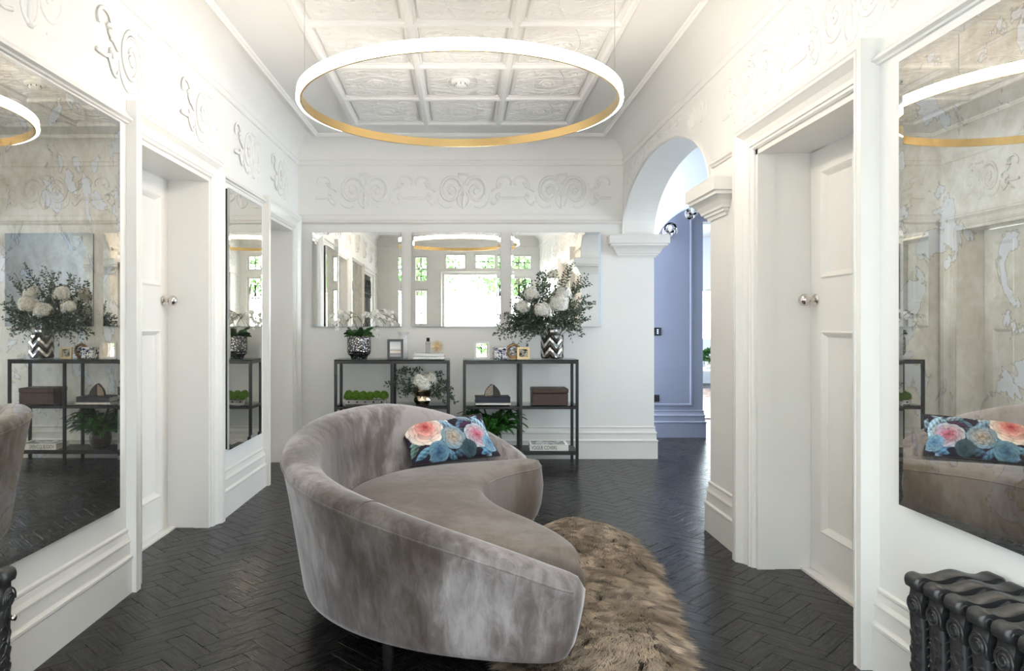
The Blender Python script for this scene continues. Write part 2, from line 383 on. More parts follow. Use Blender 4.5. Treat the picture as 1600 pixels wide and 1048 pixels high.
for X, Y, a in vis:
    part('plank', pm, floor, (X, Y, random.uniform(-.0006, 0)), (random.gauss(0, .0035), random.gauss(0, .0025), a))
pv = np.array([v.co for v in pm.vertices]); pf = [tuple(p.vertices) for p in pm.polygons]; nv = len(pv)
AV = np.empty((len(rest)*nv, 3)); AF = []; UV = np.empty((len(rest)*nv, 2))
for i, (X, Y, a) in enumerate(rest):
    R = np.array(Matrix.Rotation(a, 3, 'Z') @ Matrix.Rotation(random.gauss(0, .003), 3, 'X'))
    AV[i*nv:(i+1)*nv] = pv @ R.T + (X, Y, random.uniform(-.0006, 0)); UV[i*nv:(i+1)*nv] = pv[:, :2]
    AF += [tuple(j+i*nv for j in f) for f in pf]
me = D.meshes.new('planks'); me.from_pydata(AV.tolist(), [], AF); me.materials.append(M['plank']); ul = me.uv_layers.new(name='UVMap')
li = np.empty(len(me.loops), int); me.loops.foreach_get('vertex_index', li); ul.data.foreach_set('uv', UV[li].ravel())
tag(part('planks', me, floor), kind='stuff')
fb = MB().box(2.4, 6.8, 9.3, 15.2, -.012, -.001); me = fb.mesh('far_floor_boards', M['plank']); me.uv_layers.new(name='UVMap'); part('far_floor_boards', me, floor)

# ------------------------------------------------------------------ setting: walls
TH = .28
DA = (3.42, 4.35, 2.07); DB = (5.58, 6.40, 2.04); DC = (2.68, 3.616, 2.06)
WL = (.25, 1.75, .78, 2.05)
wl = struct('wall_left', MB(mapL).grid(FRONT-.3, BACK+.3, 0, 2.95, -.32, 0, [(DA[0], DA[1], 0, DA[2]), (DB[0], DB[1], 0, DB[2]), WL]), M['wall'])
wb = struct('wall_back', MB().box(-1.9, 1.734, BACK, BACK+.26, 0, 2.95), M['wall'])
# right wall with elliptical arch
AY0, AC, AA, AB, ASP = 4.27, 5.42, 1.152, .50, 2.0
mb = MB(mapR).grid(FRONT-.3, AY0, 0, 2.95, -TH, 0, [(DC[0], DC[1], 0, DC[2])])
arc = [(AC-AA*cos(pi*i/48), ASP+AB*sin(pi*i/48)) for i in range(49)]
for i in range(48):
    (a, za), (b, zb) = arc[i], arc[i+1]
    n = mb.pts([(a, 0, za), (b, 0, zb), (b, 0, 2.95), (a, 0, 2.95), (a, -TH, za), (b, -TH, zb), (b, -TH, 2.95), (a, -TH, 2.95)])
    mb.f += [(n, n+1, n+2, n+3), (n+4, n+7, n+6, n+5), (n, n+4, n+5, n+1)]
wr = struct('wall_right', mb, M['wall'], recalc=False)
FO = [(-.30, .66, 0, 2.12), (-.30, .10, 2.225, 2.52), (.25, .66, 2.225, 2.52), (-.87, -.61, 1.99, 2.475), (-.87, -.61, .95, 1.86), (.95, 1.33, 2.21, 2.5), (.95, 1.33, .55, 2.09)]
wf = struct('wall_front', MB(mapF).grid(-2.0, 1.9, 0, 2.95, -.16, 0, FO), M['wall'])
# ceiling
CZ = 2.86
cl = struct('ceiling', MB().box(-2, 1.735, FRONT-.3, BACK+.3, CZ, 3.2).box(1.735, 7, 3.4, 16, 3.0, 3.2), M['ceil'])
# passage and far room
passage = MB().box(1.735, 4.3, 3.5, 3.8, 0, 3.05)
struct('wall_passage_near', passage, M['cool'])
mb = MB(lambda p: (4.0-p[1], p[0], p[2])); struct('wall_passage_side', mb.grid(3.5, 8.1, 0, 3.05, -.25, 0, [(4.85, 6.75, .55, 2.5)]), M['cool'])
mb = MB()
A2 = (2.66, .782, .53, 1.9, 7.15, 7.35)
arc2 = [(A2[0]-A2[1]*cos(pi*i/40), A2[3]+A2[2]*sin(pi*i/40)) for i in range(41)]
mb.box(1.2, A2[0]-A2[1], A2[4], A2[5], 0, 3.05).box(A2[0]+A2[1], 4.0, A2[4], A2[5], 0, 3.05)
for i in range(40):
    (a, za), (b, zb) = arc2[i], arc2[i+1]
    n = mb.pts([(a, A2[4], za), (b, A2[4], zb), (b, A2[4], 3.05), (a, A2[4], 3.05), (a, A2[5], za), (b, A2[5], zb), (b, A2[5], 3.05), (a, A2[5], 3.05)])
    mb.f += [(n, n+1, n+2, n+3), (n+4, n+7, n+6, n+5), (n, n+4, n+5, n+1)]
struct('wall_passage_arch', mb, M['cool'], recalc=False)
mb = MB().grid(1.2, 4.1, 0, 3.05, 7.81, 8.05, [(2.58, 3.8, 0, 2.30)])
lw = struct('wall_passage_end', mb, M['shaded'])
struct('wall_far_left', MB().box(2.15, 2.4, 8.05, 15.3, 0, 3.05), M['cool'])
struct('wall_far_back', MB().grid(2.1, 6.9, 0, 3.05, 15.0, 15.3, [(4.2, 6.0, .88, 1.92)]), M['cool'])
mb = MB(lambda p: (6.5-p[1], p[0], p[2])); struct('wall_far_right', mb.grid(8.0, 15.3, 0, 3.05, -.3, 0, [(8.8, 14.2, .3, 2.6)]), M['cool'])
struct('wall_far_near', MB().box(4.0, 6.8, 7.9, 8.1, 0, 3.05), M['cool'])

# ---- trims
TRIMS = [0]
def trim(name, mb, mat=None, **k):
    TRIMS[0] += 1
    return struct('trim_%d' % TRIMS[0], mb, mat or M['gloss'], **k)
CAS = [(0, -.02), (0, .010), (.006, .018), (.016, .020), (.018, .027), (.028, .029), (.032, .022), (.04, .024), (.062, .036), (.082, .058), (.088, .066), (.100, .066), (.104, .060), (.108, .066), (.135, .066), (.135, -.02)]
def casing(xf, a0, a1, zt, name='trim_1', prof=CAS, z0=0):
    mb = MB(xf)
    R = []
    for side in range(4):
        R.append([((a0-wd, n, z0) if side == 0 else (a0-wd, n, zt+wd) if side == 1 else (a1+wd, n, zt+wd) if side == 2 else (a1+wd, n, z0)) for wd, n in prof])
    mb.rings(R); return trim(name, mb)
casing(mapL, *DA, 'trim_door_casing_left_near', prof=[(w_, n*.68) for w_, n in CAS]); casing(mapL, *DB, 'trim_door_casing_left_far', prof=[(w_*.9, n*.7) for w_, n in CAS]); casing(mapR, *DC, 'trim_door_casing_right')
BP = [(-.01, 0), (.026, 0), (.026, .150), (.031, .156), (.031, .166), (.020, .172), (.018, .176), (.016, .222), (.021, .226), (.021, .233), (.012, .248), (.007, .270), (.010, .276), (.010, .284), (.0, .290), (-.01, .29)]
def base(name, path, mat=None): return trim(name, MB().sweep(path, BP), mat)
L2 = lambda d: (XL(d), d)
# left wall: interior is to the right of +Y, so run the path in -Y
base('baseboard_left_near', [L2(3.285), L2(FRONT)]); base('baseboard_left_mid', [L2(5.455), L2(4.485)])
base('baseboard_back', [(1.734, BACK+.26), (1.734, BACK), (-1.458, BACK)])
base('baseboard_right_near', [(XR, FRONT), (XR, 2.545)]); base('baseboard_right_far', [(XR, 3.751), (XR, AY0), (XR+TH, AY0)])
base('baseboard_passage', [(2.58, 8.05), (2.58, 7.81), (1.6, 7.81)], M['shaded'])
PR = [(-.005, 2.100), (.012, 2.100), (.016, 2.106), (.030, 2.112), (.030, 2.122), (.022, 2.128), (.010, 2.140), (.010, 2.146), (-.005, 2.146)]
trim('trim_picture_rail_left_near', MB().sweep([L2(3.285), L2(FRONT)], PR)); trim('trim_picture_rail_left_mid', MB().sweep([L2(5.455), L2(4.485)], PR))
trim('trim_picture_rail_back', MB().sweep([(XR, BACK), (XL(BACK), BACK)], PR))
trim('trim_picture_rail_right_near', MB().sweep([(XR, FRONT), (XR, 2.545)], PR)); trim('trim_picture_rail_right_mid', MB().sweep([(XR, 3.751), (XR, 4.22)], PR))
loop = [(XL(FRONT), FRONT), (XR, FRONT), (XR, BACK), (XL(BACK), BACK)]
CV = [(-.005, 2.625), (.008, 2.625), (.014, 2.632), (.014, 2.645), (.006, 2.65), (.006, 2.668), (.012, 2.672), (.012, 2.68), (0.002, 2.684)]
CV += [(.18-.178*cos(radians(q)), 2.684+.166*sin(radians(q))) for q in range(6, 91, 7)] + [(.184, 2.850), (.190, 2.838), (.204, 2.836), (.212, 2.846), (.222, 2.850), (.226, 2.861), (-.005, 2.865)]
trim('trim_cove', MB().sweep(loop, CV, closed=True), M['wall'], smooth=True, angle=25)
FB = [(-.005, 2.18), (.005, 2.18), (.007, 2.186), (.005, 2.192), (-.005, 2.192)]
trim('trim_frieze_band_back', MB().sweep([(XR, BACK), (XL(BACK), BACK)], FB), M['wall'])
# archivolt edge roll
trim('trim_arch_edge', MB(mapR).tube([(a, .004, z+.012) for a, z in arc], .012, 6, .6, (1, 0, 0)), M['wall'], smooth=True)
trim('trim_passage_arch_edge', MB().tube([(a, 7.146, z+.03) for a, z in arc2], .018, 6), M['cool'], smooth=True)
# imposts: stepped corbels wrapping the piers
IMP = [(-.02, 1.80), (.012, 1.80), (.016, 1.815), (.028, 1.82), (.03, 1.832), (.042, 1.837), (.046, 1.85), (.062, 1.875), (.085, 1.895), (.098, 1.90), (.098, 1.915), (.112, 1.92), (.112, 1.985), (.10, 2.0), (-.02, 2.0)]
trim('trim_impost_far', MB().sweep([(XR+TH, BACK+.26), (XR+TH, BACK), (XR-.03, BACK), (XR-.03, BACK+.1)], IMP))
trim('trim_impost_near', MB().sweep([(XR+.06, 4.0), (XR, 4.0), (XR, AY0), (XR+TH, AY0)], IMP))
# panel moulding on lilac wall
trim('trim_passage_panel', MB(lambda p: (p[0], 7.81-p[1], p[2])).rings([[(q[0], n, q[1]) for q, n in zip(pp, (0, .014, .014, 0))] for pp in
     [[(1.4-o, .36-o) for o in (0, .008, .022, .03)], [(2.44+o, .36-o) for o in (0, .008, .022, .03)], [(2.44+o, 2.5+o) for o in (0, .008, .022, .03)]]]), M['shaded'])

# ---- frieze reliefs (moulded plaster scrolls)
def spiral(cx, cz, r0, r1, a0, a1, sz=1.0, n=40):
    return [(cx+(r0+(r1-r0)*t)*cos(a0+(a1-a0)*t), 0, cz+sz*(r0+(r1-r0)*t)*sin(a0+(a1-a0)*t)) for t in np.linspace(0, 1, n)]
def relief_mesh():
    mb = MB(); fd = (0, 1, 0)
    T = lambda P, r0, r1: mb.tube(P, list(np.linspace(r0*1.45, r1*1.45, len(P))), 6, .55, fd)
    for s in (1, -1):
        m = lambda P: [(s*p[0], p[1], p[2]) for p in P]
        T(m(spiral(.115, .0, .120, .030, radians(200), radians(-330), 1.22)), .010, .008)        # big C scroll
        T(m(spiral(.115, .0, .095, .055, radians(150), radians(-70), 1.2, 24)), .005, .003)
        T(m([tuple(p) for p in crom([(.0, 0, -.155), (.04, 0, -.12), (.05, 0, -.05), (.012, 0, .02), (.03, 0, .09), (.085, 0, .12)], 24)]), .007, .009)
        T(m([tuple(p) for p in crom([(.02, 0, .05), (.045, 0, .10), (.035, 0, .15)], 12)]), .012, .003)
        T(m(spiral(.115, -.01, .02, .004, 0, 8, 1, 16)), .011, .008)
        T(m([tuple(p) for p in crom([(.10, 0, -.14), (.16, 0, -.15), (.215, 0, -.11), (.235, 0, -.04)], 16)]), .006, .003)
        # connecting scrolls between cartouches
        T(m(spiral(.375, .075, .072, .048, radians(215), radians(-35), .85, 26)), .008, .006)
        T(m(spiral(.32, .05, .03, .008, radians(20), radians(400), 1, 18)), .008, .006)
        T(m([tuple(p) for p in crom([(.25, 0, -.005), (.29, 0, .02), (.32, 0, .02)], 10)]), .008, .005)
        T(m([tuple(p) for p in crom([(.442, 0, -.065), (.37, 0, -.065), (.335, 0, -.06), (.305, 0, -.10), (.27, 0, -.125), (.245, 0, -.095)], 22)]), .008, .006)
        T(m(spiral(.315, -.055, .028, .008, radians(60), radians(420), 1, 18)), .008, .006)
    T([(-.05, 0, .150), (.05, 0, .150)], .008, .008)
    T([tuple(p) for p in crom([(0, 0, .03), (0, 0, -.03), (0, 0, -.16)], 8)], .005, .013)
    return mb.mesh('frieze_relief', M['wall'], True)
rm = relief_mesh()
PIT = .884
for k in range(3): part('frieze_relief', rm, wb, (-.86+k*PIT, BACK, 2.40))
ang = math.atan(TL)
for k in range(8): y = 6.1-k*PIT; part('frieze_relief', rm, wl, (XL(y), y, 2.40), (0, 0, -pi/2+ang))
for k in range(5): y = 3.62-k*PIT; part('frieze_relief', rm, wr, (XR, y, 2.40), (0, 0, pi/2))
# reliefs squeezed above the arch
def small_relief(): 
    mb = MB(); fd = (0, 1, 0)
    for s in (1, -1):
        P = [(s*p[0], p[1], p[2]) for p in spiral(.09, 0, .07, .02, radians(190), radians(-330), .55)]; mb.tube(P, list(np.linspace(.008, .006, len(P))), 6, .6, fd)
        P = [(s*p[0], p[1], p[2]) for p in spiral(.2, .0, .04, .01, radians(160), radians(-240), .8, 22)]; mb.tube(P, .007, 6, .6, fd)
    return mb.mesh('frieze_relief', M['wall'], True)
srm = small_relief()
for y in (4.52, 5.02, 5.52, 5.95, 6.32): 
    zt = ASP+AB*sqrt(max(0, 1-((y-AC)/AA)**2)); part('frieze_relief', srm, wr, (XR, y, (zt+2.63)/2+.01), (0, 0, pi/2), (.8, 1, min(2.2, (2.6-zt)/.16)))

# ---- ceiling coffers
gx0, gx1, cw, rp = -.865, .89, (.89+.865)/3, .662
ys = [5.996-rp*k for k in range(10)]
def rib(mb, along, a0, a1, c):
    prof = [(-.042, 0), (-.036, -.012), (-.026, -.014), (-.022, -.026), (-.012, -.034 if along == 'y' else -.032), (.012, -.034 if along == 'y' else -.032), (.022, -.026), (.026, -.014), (.036, -.012), (.042, 0)]
    R = [[((a, c+w_, CZ+z) if along == 'x' else (c+w_, a, CZ+z)) for w_, z in prof] for a in (a0, a1)]
    return mb.rings(R)
for k in range(4): rib(MB(), 'y', ys[-1]-.03, ys[0]+.03, gx0+k*cw).build('ceiling_rib', M['ceil'], cl)
for y in ys: rib(MB(), 'x', gx0-.012, gx1+.012, y).build('ceiling_rib', M['ceil'], cl)
def coffer_mesh():
    mb = MB(); w2, h2 = cw/2-.05, rp/2-.05; fd = (0, 0, 1)
    mb.bbox(-w2, w2, -h2, h2, -.012, .0, .006)
    Z = -.012
    def T(P, r): mb.tube([(p[0], p[1], Z) for p in P], r, 5, .8, fd)
    xs = np.linspace(-w2+.02, w2-.02, 30)
    for s in (1, -1):
        T([(x, s*(.10+.045*cos(x*14))) for x in xs], .006)
        T([(x, s*(.17+.03*cos(x*20+1))) for x in xs], .004)
        T([(s*(.03+.07*sin((y/h2+1)*pi/2)), y) for y in np.linspace(-h2+.03, h2-.03, 26)], .005)
        for q in (1, -1):
            T([(p[0], p[2]) for p in spiral(s*.15, q*.19, .06, .012, 0 if s > 0 else pi, (7 if s*q > 0 else -7)+(0 if s > 0 else pi), 1, 28)], .006)
            T([(p[0], p[2]) for p in spiral(s*.17, q*.06, .045, .010, pi/2, pi/2+6*s*q, 1, 22)], .005)
    for k in range(9):
        y0 = -h2+.03+(2*h2-.06)*k/8; T([(x, y0+.012*sin(x*40+k*2.1)+.01*cos(x*23-k)) for x in np.linspace(-w2+.025, w2-.025, 26)], .0028)
    T([(p[0], p[2]) for p in spiral(0, 0, .055, .055, 0, 2*pi, 1.2, 28)], .007)
    T([(p[0], p[2]) for p in spiral(0, 0, .025, .025, 0, 2*pi, 1, 18)], .007)
    for k in range(8): T([(.03*cos(k*pi/4), .03*sin(k*pi/4)), (.052*cos(k*pi/4), .06*sin(k*pi/4))], .006)
    return mb.mesh('ceiling_panel', M['ceil'], True, angle=35)
cm = coffer_mesh()
for i in range(3):
    for j in range(9): part('ceiling_panel', cm, cl, (gx0+(i+.5)*cw, ys[j]-rp/2, CZ))

# ---- doors
def door(name, xf, a0, a1, zt, nf, knob_a, knobz=1.32):
    lin = MB(xf)   # lining: reveal boards and soffit with a stop bead
    for (p, q) in ((a0-.002, a0+.018), (a1-.018, a1+.002)): lin.box(p, q, nf-.05, -.03, 0, zt); lin.box(p-(.0 if p < a1-.1 else .006), q+(.006 if p < a1-.1 else 0), -.085, -.0, 0, zt)
    lin.box(a0, a1, nf-.05, -.03, zt-.018, zt+.002).box(a0, a1, -.085, 0, zt-.024, zt+.002)
    d0, d1, z1 = a0+.02, a1-.02, zt-.022
    wd = d1-d0; st, mu = .105, .10
    pw = (wd-2*st-mu)/2
    cols = [(d0+st, d0+st+pw), (d1-st-pw, d1-st)]
    rows = [(.21, 1.17), (1.42, z1-.105)]
    holes = [(c[0], c[1], r[0], r[1]) for c in cols for r in rows]
    leaf = struct(name, MB(xf).grid(d0, d1, .012, z1, nf-.042, nf, holes), M['gloss'])
    lin.build('lining', M['gloss'], leaf)
    MB(xf).box(d0, d1, nf-.01, nf+.05, -.004, .010).build('threshold', M['gloss'], leaf)
    for h in holes:
        MB(xf).bbox(h[0]-.002, h[1]+.002, nf-.032, nf-.018, h[2]-.002, h[3]+.002, .002).build('panel', M['gloss'], leaf)
        pr = [(0, -.018), (0, .003), (.006, .006), (.012, .002), (.022, -.008), (.03, -.018)]
        mb = MB(xf); R = [[(q[0], nf+n, q[1]) for q, n in zip([((h[0]+o if e in (0, 3) else h[1]-o), (h[2]+o if e in (0, 1) else h[3]-o)) for o, _ in pr], [p_[1] for p_ in pr])] for e in range(4)]
        R.append(R[0]); mb.rings(R, cap=False).build('panel_moulding', M['gloss'], leaf)
    kn = MB(); pr = [(.0, 0), (.027, 0), (.028, .004), (.022, .009), (.012, .013), (.010, .022), (.010, .030), (.018, .034), (.027, .044), (.030, .056), (.027, .068), (.016, .078), (0.0, .081)]
    R = [[xf((knob_a+r*cos(2*pi*j/20), nf+h, knobz+r*sin(2*pi*j/20))) for j in range(20)] for r, h in pr]
    kb = kn.rings(R, cap=False).build('knob', M['nickel'], leaf, smooth=True); kb['label'] = 'round polished nickel knob'
    return leaf
door('door_1', mapL, *DA, -.245, DA[1]-.085, 1.34); door('door_2', mapL, *DB, -.245, DB[0]+.09); door('door_3', mapR, *DC, -.262, DC[1]-.075)

# ---- windows
def window(name, xf, a0, a1, z0, z1, cols, rows, n=-.10, mat=None, leaded=True, ovals=False):
    fr = MB(xf)
    fr.grid(a0, a1, z0, z1, n-.02, n+.03, [(a0+.03, a1-.03, z0+.03, z1-.03)])
    f = struct(name, fr, mat or M['gloss'])
    bars = []
    for c in range(1, cols): a = a0+.03+(a1-a0-.06)*c/cols; MB(xf).box(a-.007, a+.007, n-.006, n+.012, z0+.03, z1-.03).build('lead_bar' if leaded else 'glazing_bar', M['lead'] if leaded else mat or M['gloss'], f)
    for r in range(1, rows): z = z0+.03+(z1-z0-.06)*r/rows; MB(xf).box(a0+.03, a1-.03, n-.005, n+.011, z-.007, z+.007).build('lead_bar' if leaded else 'glazing_bar', M['lead'] if leaded else mat or M['gloss'], f)
    if ovals:
        for c in range(cols):
            ca = a0+.03+(a1-a0-.06)*(c+.5)/cols
            MB(xf).tube([(ca+.05*sin(q), n+.003, z1-.25+.14*cos(q)) for q in np.linspace(0, 2*pi, 25)], .008, 5).build('lead_oval', M['lead'], f)
    MB(xf).box(a0+.028, a1-.028, n-.003, n+.003, z0+.028, z1-.028).build('pane', M['pane'], f)
    return f
for i, h in enumerate(FO[1:]): window('window_%d' % (i+1), mapF, h[0], h[1], h[2], h[3], 2 if i < 4 else 3, 2 if h[3]-h[2] < .6 else 4, ovals=(i == 5))
window('window_7', mapL, WL[0], WL[1], WL[2], WL[3], 6, 4, -.035, ovals=True)
window('window_8', lambda p: (4.0-p[1], p[0], p[2]), 4.85, 6.75, .55, 2.5, 3, 2, -.1, M['white'], False)
window('window_9', lambda p: (6.5-p[1], p[0], p[2]), 8.8, 14.2, .3, 2.6, 6, 1, -.1, M['white'], False)
window('window_10', lambda p: (p[0], 15.0-p[1], p[2]), 4.2, 6.0, .88, 1.92, 3, 1, -.1, M['white'], False)
casing(mapF, -.30, .66, 2.12, 'trim_front_door_casing', [(w_*.7, n*.7) for w_, n in CAS])
casing(mapL, WL[0], WL[1], WL[3], 'trim_window_casing_left', [(w_*.6, n*.5) for w_, n in CAS], WL[2])
trim('trim_window_sill_left', MB(mapL).bbox(WL[0]-.08, WL[1]+.08, -.02, .05, WL[2]-.035, WL[2], .006))

# ---- garden beyond the front door
struct('ground_garden', MB().box(-9, 5, -14, -.66, -.25, -.08), M['paving'])
struct('ground_side_garden', MB().box(-9, -1.9, -.66, 16, -.25, -.08), M['paving'])
struct('added_glare_wall', MB().box(-6, 5, -6.2, -6.0, -.1, 1.95), M['render'])  # white wall added to stand in for the bright glare outdoors
def tree(loc, h, r, n, label, low=.35):
    t = root('garden_tree', label, 'tree', loc, 'trees outside the front windows')
    b = Vector(loc); mb = MB(); mb.tube([b, b+Vector((.05, .02, h*.5)), b+Vector((0, .05, h*.8))], [.10, .07, .03], 8)
    for k in range(5):
        q = k*1.3; mb.tube([b+Vector((0, 0, h*(.4+.07*k))), b+Vector((r*.6*cos(q), r*.6*sin(q), h*(.62+.06*k)))], [.035, .012], 6)
    mb.build('trunk', M['trunk'], t, smooth=True)
    V = []; Fc = []
    u = rng.normal(size=(n, 3)); u /= np.linalg.norm(u, axis=1)[:, None]; rad = rng.random(n)**.4
    Cn = u*rad[:, None]*np.array([r, r, h*(1-low)/2]) + np.array([0, 0, h*(low+(1-low)/2)])
    Cn += .15*rng.normal(size=(n, 3))
    for i in range(n):
        a = rng.normal(size=3); a /= np.linalg.norm(a); c = np.cross(a, rng.normal(size=3)); c /= np.linalg.norm(c); l = .09; wv_ = .04
        k = len(V); p = Cn[i]; V += [p-a*l, p+c*wv_, p+a*l, p-c*wv_]; Fc.append((k, k+1, k+2, k+3))
    me = D.meshes.new('leaves'); me.from_pydata([tuple(v) for v in V], [], Fc); me.materials.append(M['tree']); o = part('leaves', me, t); o['kind'] = 'stuff'
for i, (x, y, h, r) in enumerate([(-1.3, -8.0, 4.6, 1.2), (1.6, -8.0, 4.4, 1.2), (4.3, -7.9, 4.0, 1.1), (-3.4, -4.2, 3.6, 1.0), (-4.6, -.6, 3.6, 1.05), (-4.7, 2.3, 3.9, 1.05)]):
    tree((x, y, -.08), h, r, 2200, ['leafy garden tree left of the path beyond the front wall', 'leafy garden tree behind added white wall opposite the door', 'leafy garden tree at the right end of the added white wall', 'low leafy tree in front of the added white wall', 'leafy tree outside left window, nearer the front', 'leafy tree outside left window, nearer the back'][i])
# ------------------------------------------------------------------ mirrors
def wall_mirror(name, label, xf, a0, a1, z0, z1, n=.03, bw_=.024, old=False, group=None):
    c = xf(((a0+a1)/2, 0, z0)); t = root(name, label, 'mirror', c, group)
    MB(xf).box(a0+.004, a1-.004, .0, n-.012, z0+.004, z1-.004).build('backing', M['backing'], t)
    MB(xf).box(a0+bw_, a1-bw_, n-.010, n, z0+bw_, z1-bw_).build('glass', M['antique' if old else 'mirror'], t)
    mb = MB(xf); R = []
    for (a, z, sa, sz) in ((a0, z0, 1, 1), (a1, z0, -1, 1), (a1, z1, -1, -1), (a0, z1, 1, -1)):
        R.append([(a, n-.0125, z), (a, n-.0006, z), (a+sa*bw_, n, z+sz*bw_), (a+sa*bw_, n-.011, z+sz*bw_)])
    R.append(R[0]); mb.rings(R, cap=False).build('bevel', M['bevel_old' if old else 'bevel'], t)
    return t
wall_mirror('wall_mirror', 'large antiqued mirror on left wall before the first door', mapL, 2.10, 3.165, .41, 2.075, old=True)
wall_mirror('wall_mirror', 'tall narrow mirror on left wall between the two doors', mapL, 4.555, 5.275, .42, 2.05, n=.045)
wall_mirror('wall_mirror', 'large antiqued mirror on right wall above the black radiator', mapR, 1.0, 2.385, .615, 2.055, old=True)
for (x0, x1), lb in zip([(488, 627), (643, 782), (799, 939)], ['square frameless mirror on back wall above the white orchids', 'square frameless mirror in the middle of the back wall trio', 'square frameless mirror on back wall behind the hydrangeas, beside the arch']):
    wall_mirror('wall_mirror', lb, mapB, (x0-VX)/174.9, (x1-VX)/174.9, 1.184, 2.024, group='three square mirrors on the back wall')

# ------------------------------------------------------------------ ring pendant
RC, RR, RZ = Vector((-.005, 3.52, 2.235)), .757, 2.235
ring = root('ring_pendant_light', 'large brass ring pendant with glowing outer band under the coffered ceiling', 'pendant light', RC)
def ringprof(prof, seg=128):
    return MB().rings([[(RC.x+r*cos(2*pi*j/seg), RC.y+r*sin(2*pi*j/seg), RZ+z) for r, z in prof] for j in range(seg)]+[[(RC.x+r, RC.y, RZ+z) for r, z in prof]], True, False)
ringprof([(RR-.014, 0), (RR-.004, 0), (RR-.004, .044), (RR-.014, .044)]).build('brass_ring', M['brass'], ring, smooth=True)
ringprof([(RR-.0035, .005), (RR+.012, .006), (RR+.0085, .045), (RR-.0035, .045)]).build('light_band', M['led'], ring, smooth=True)
for k in (0, 1):
    q = radians(205 if k == 0 else -25); p = Vector((RC.x+(RR-.009)*cos(q), RC.y+(RR-.009)*sin(q), RZ+.044))
    wmb = MB(); wmb.tube([p, (p.x, p.y, CZ)], .0013, 6); wmb.build('suspension_wire', M['wire'], ring)
    MB().lathe([(.018, CZ-.012), (.022, CZ-.010), (.022, CZ)], p.x, p.y, 16).build('ceiling_cup', M['brass'], ring)
sd = root('smoke_detector', 'round white smoke detector on the middle ceiling coffer', 'smoke detector', (0, 4.95, CZ))
MB().lathe([(.062, CZ-.011), (.065, CZ-.014), (.065, CZ-.028), (.058, CZ-.034), (.03, CZ-.036)], .0, 4.95, 32).build('base', M['white'], sd, smooth=True)
MB().lathe([(.040, CZ-.034), (.040, CZ-.048), (.032, CZ-.056), (.012, CZ-.060), (.0, CZ-.060)], 0, 4.95, 32, False).build('sensor_dome', M['white'], sd, smooth=True)
for k in range(8): q = k*pi/4; MB().tube([(.041*cos(q), 4.95+.041*sin(q), CZ-.036), (.041*cos(q), 4.95+.041*sin(q), CZ-.047)], .003, 5).build('vent_slot', M['black'], sd)

# ------------------------------------------------------------------ sofa
SC, SAX, SAY, SN = (.37, 3.30), 1.045, .985, 2.3
def sofa_outer(n):
    al = np.linspace(radians(-91.2), radians(91.2), 801)
    c, s = np.cos(al), np.sin(al)
    P = np.stack([SC[0]-SAX*np.sign(c)*np.abs(c)**(2/SN), SC[1]+SAY*np.sign(s)*np.abs(s)**(2/SN)], 1)
    d = np.r_[0, np.cumsum(np.linalg.norm(np.diff(P, axis=0), axis=1))]
    q = np.linspace(0, d[-1], n); P = np.stack([np.interp(q, d, P[:, 0]), np.interp(q, d, P[:, 1])], 1)
    T = np.gradient(P, axis=0); T /= np.linalg.norm(T, axis=1)[:, None]
    return P, np.stack([T[:, 1]*-1, T[:, 0]], 1)      # outward normal (left of travel = -X side)
NS = 121
OP, ON = sofa_outer(NS)
UU = np.linspace(-1, 1, NS)
HU = np.interp(UU, [-1, -.93, -.86, -.73, -.57, -.3, 0, .3, .45, .57, .73, .86, .94, 1], [.385, .43, .475, .535, .595, .66, .715, .755, .765, .75, .68, .575, .49, .42])
HU = np.convolve(np.pad(HU, 4, mode='edge'), np.ones(9)/9, 'valid')
EE = np.sqrt(np.clip(1-np.clip((np.abs(UU)-.925)/.075, 0, 1)**2, .0016, 1))
sofa = root('curved_sofa', 'curved taupe velvet sofa on black parquet beside the sheepskin', 'sofa', (.0, 3.3, 0))
R = []; OUT = []; SEAM = []; INS = []
for i in range(NS):
    H, e = HU[i], EE[i]; fl = .20*(H-.12)*.75; wth = .165
    prof = [(-.10, .115), (-.03, .115), (-.008, .125), (0, .145), (fl*.33, .12+(H-.12)*.35), (fl*.72, .12+(H-.12)*.7), (fl*.96, H-.07), (fl+.004, H-.045), (fl, H-.022), (fl-.02, H-.006), (fl-.045, H), (fl-.08, H-.001), (fl-.115, H-.012), (fl-.140, H-.036), (fl-.152, H-.07)]
    zi = H-.07; 
    for q in (.35, .7, 1): prof.append((fl-.152-.03*q, zi+(min(.40, zi-.02)-zi)*q))
    prof += [(-.19, min(.36, zi-.05)), (-.19, .2)]
    mid = -.075
    row = []
    for o, z in prof:
        o2 = mid+(o-mid)*e; zz = .115+(z-.115)*(1-(1-e)**1.5*.22) if z > .3 else z+(1-e)**1.5*.05*(z < .2)
        ut = .085*np.clip((abs(UU[i])-.78)/.22, 0, 1)*max(0, 1-zz/.34)**1.4
        row.append((OP[i, 0]+ON[i, 0]*o2-ut, OP[i, 1]+ON[i, 1]*o2, zz))
    R.append(row)
    f = lambda o, z: (OP[i, 0]+ON[i, 0]*(mid+(o-mid)*e), OP[i, 1]+ON[i, 1]*(mid+(o-mid)*e), (.115+(z-.115)*(1-(1-e)**1.5*.22)) if z > .3 else z)
    (SEAM if 1 < i < NS-2 else []).append(f(fl+.004, H-.043)); INS.append(f(-.15, .40)); 
b = MB().rings(R).build('backrest', M['velvet'], sofa, smooth=True, angle=80)
MB().tube(SEAM, .0042, 6).build('piping', M['velvet'], b, smooth=True)
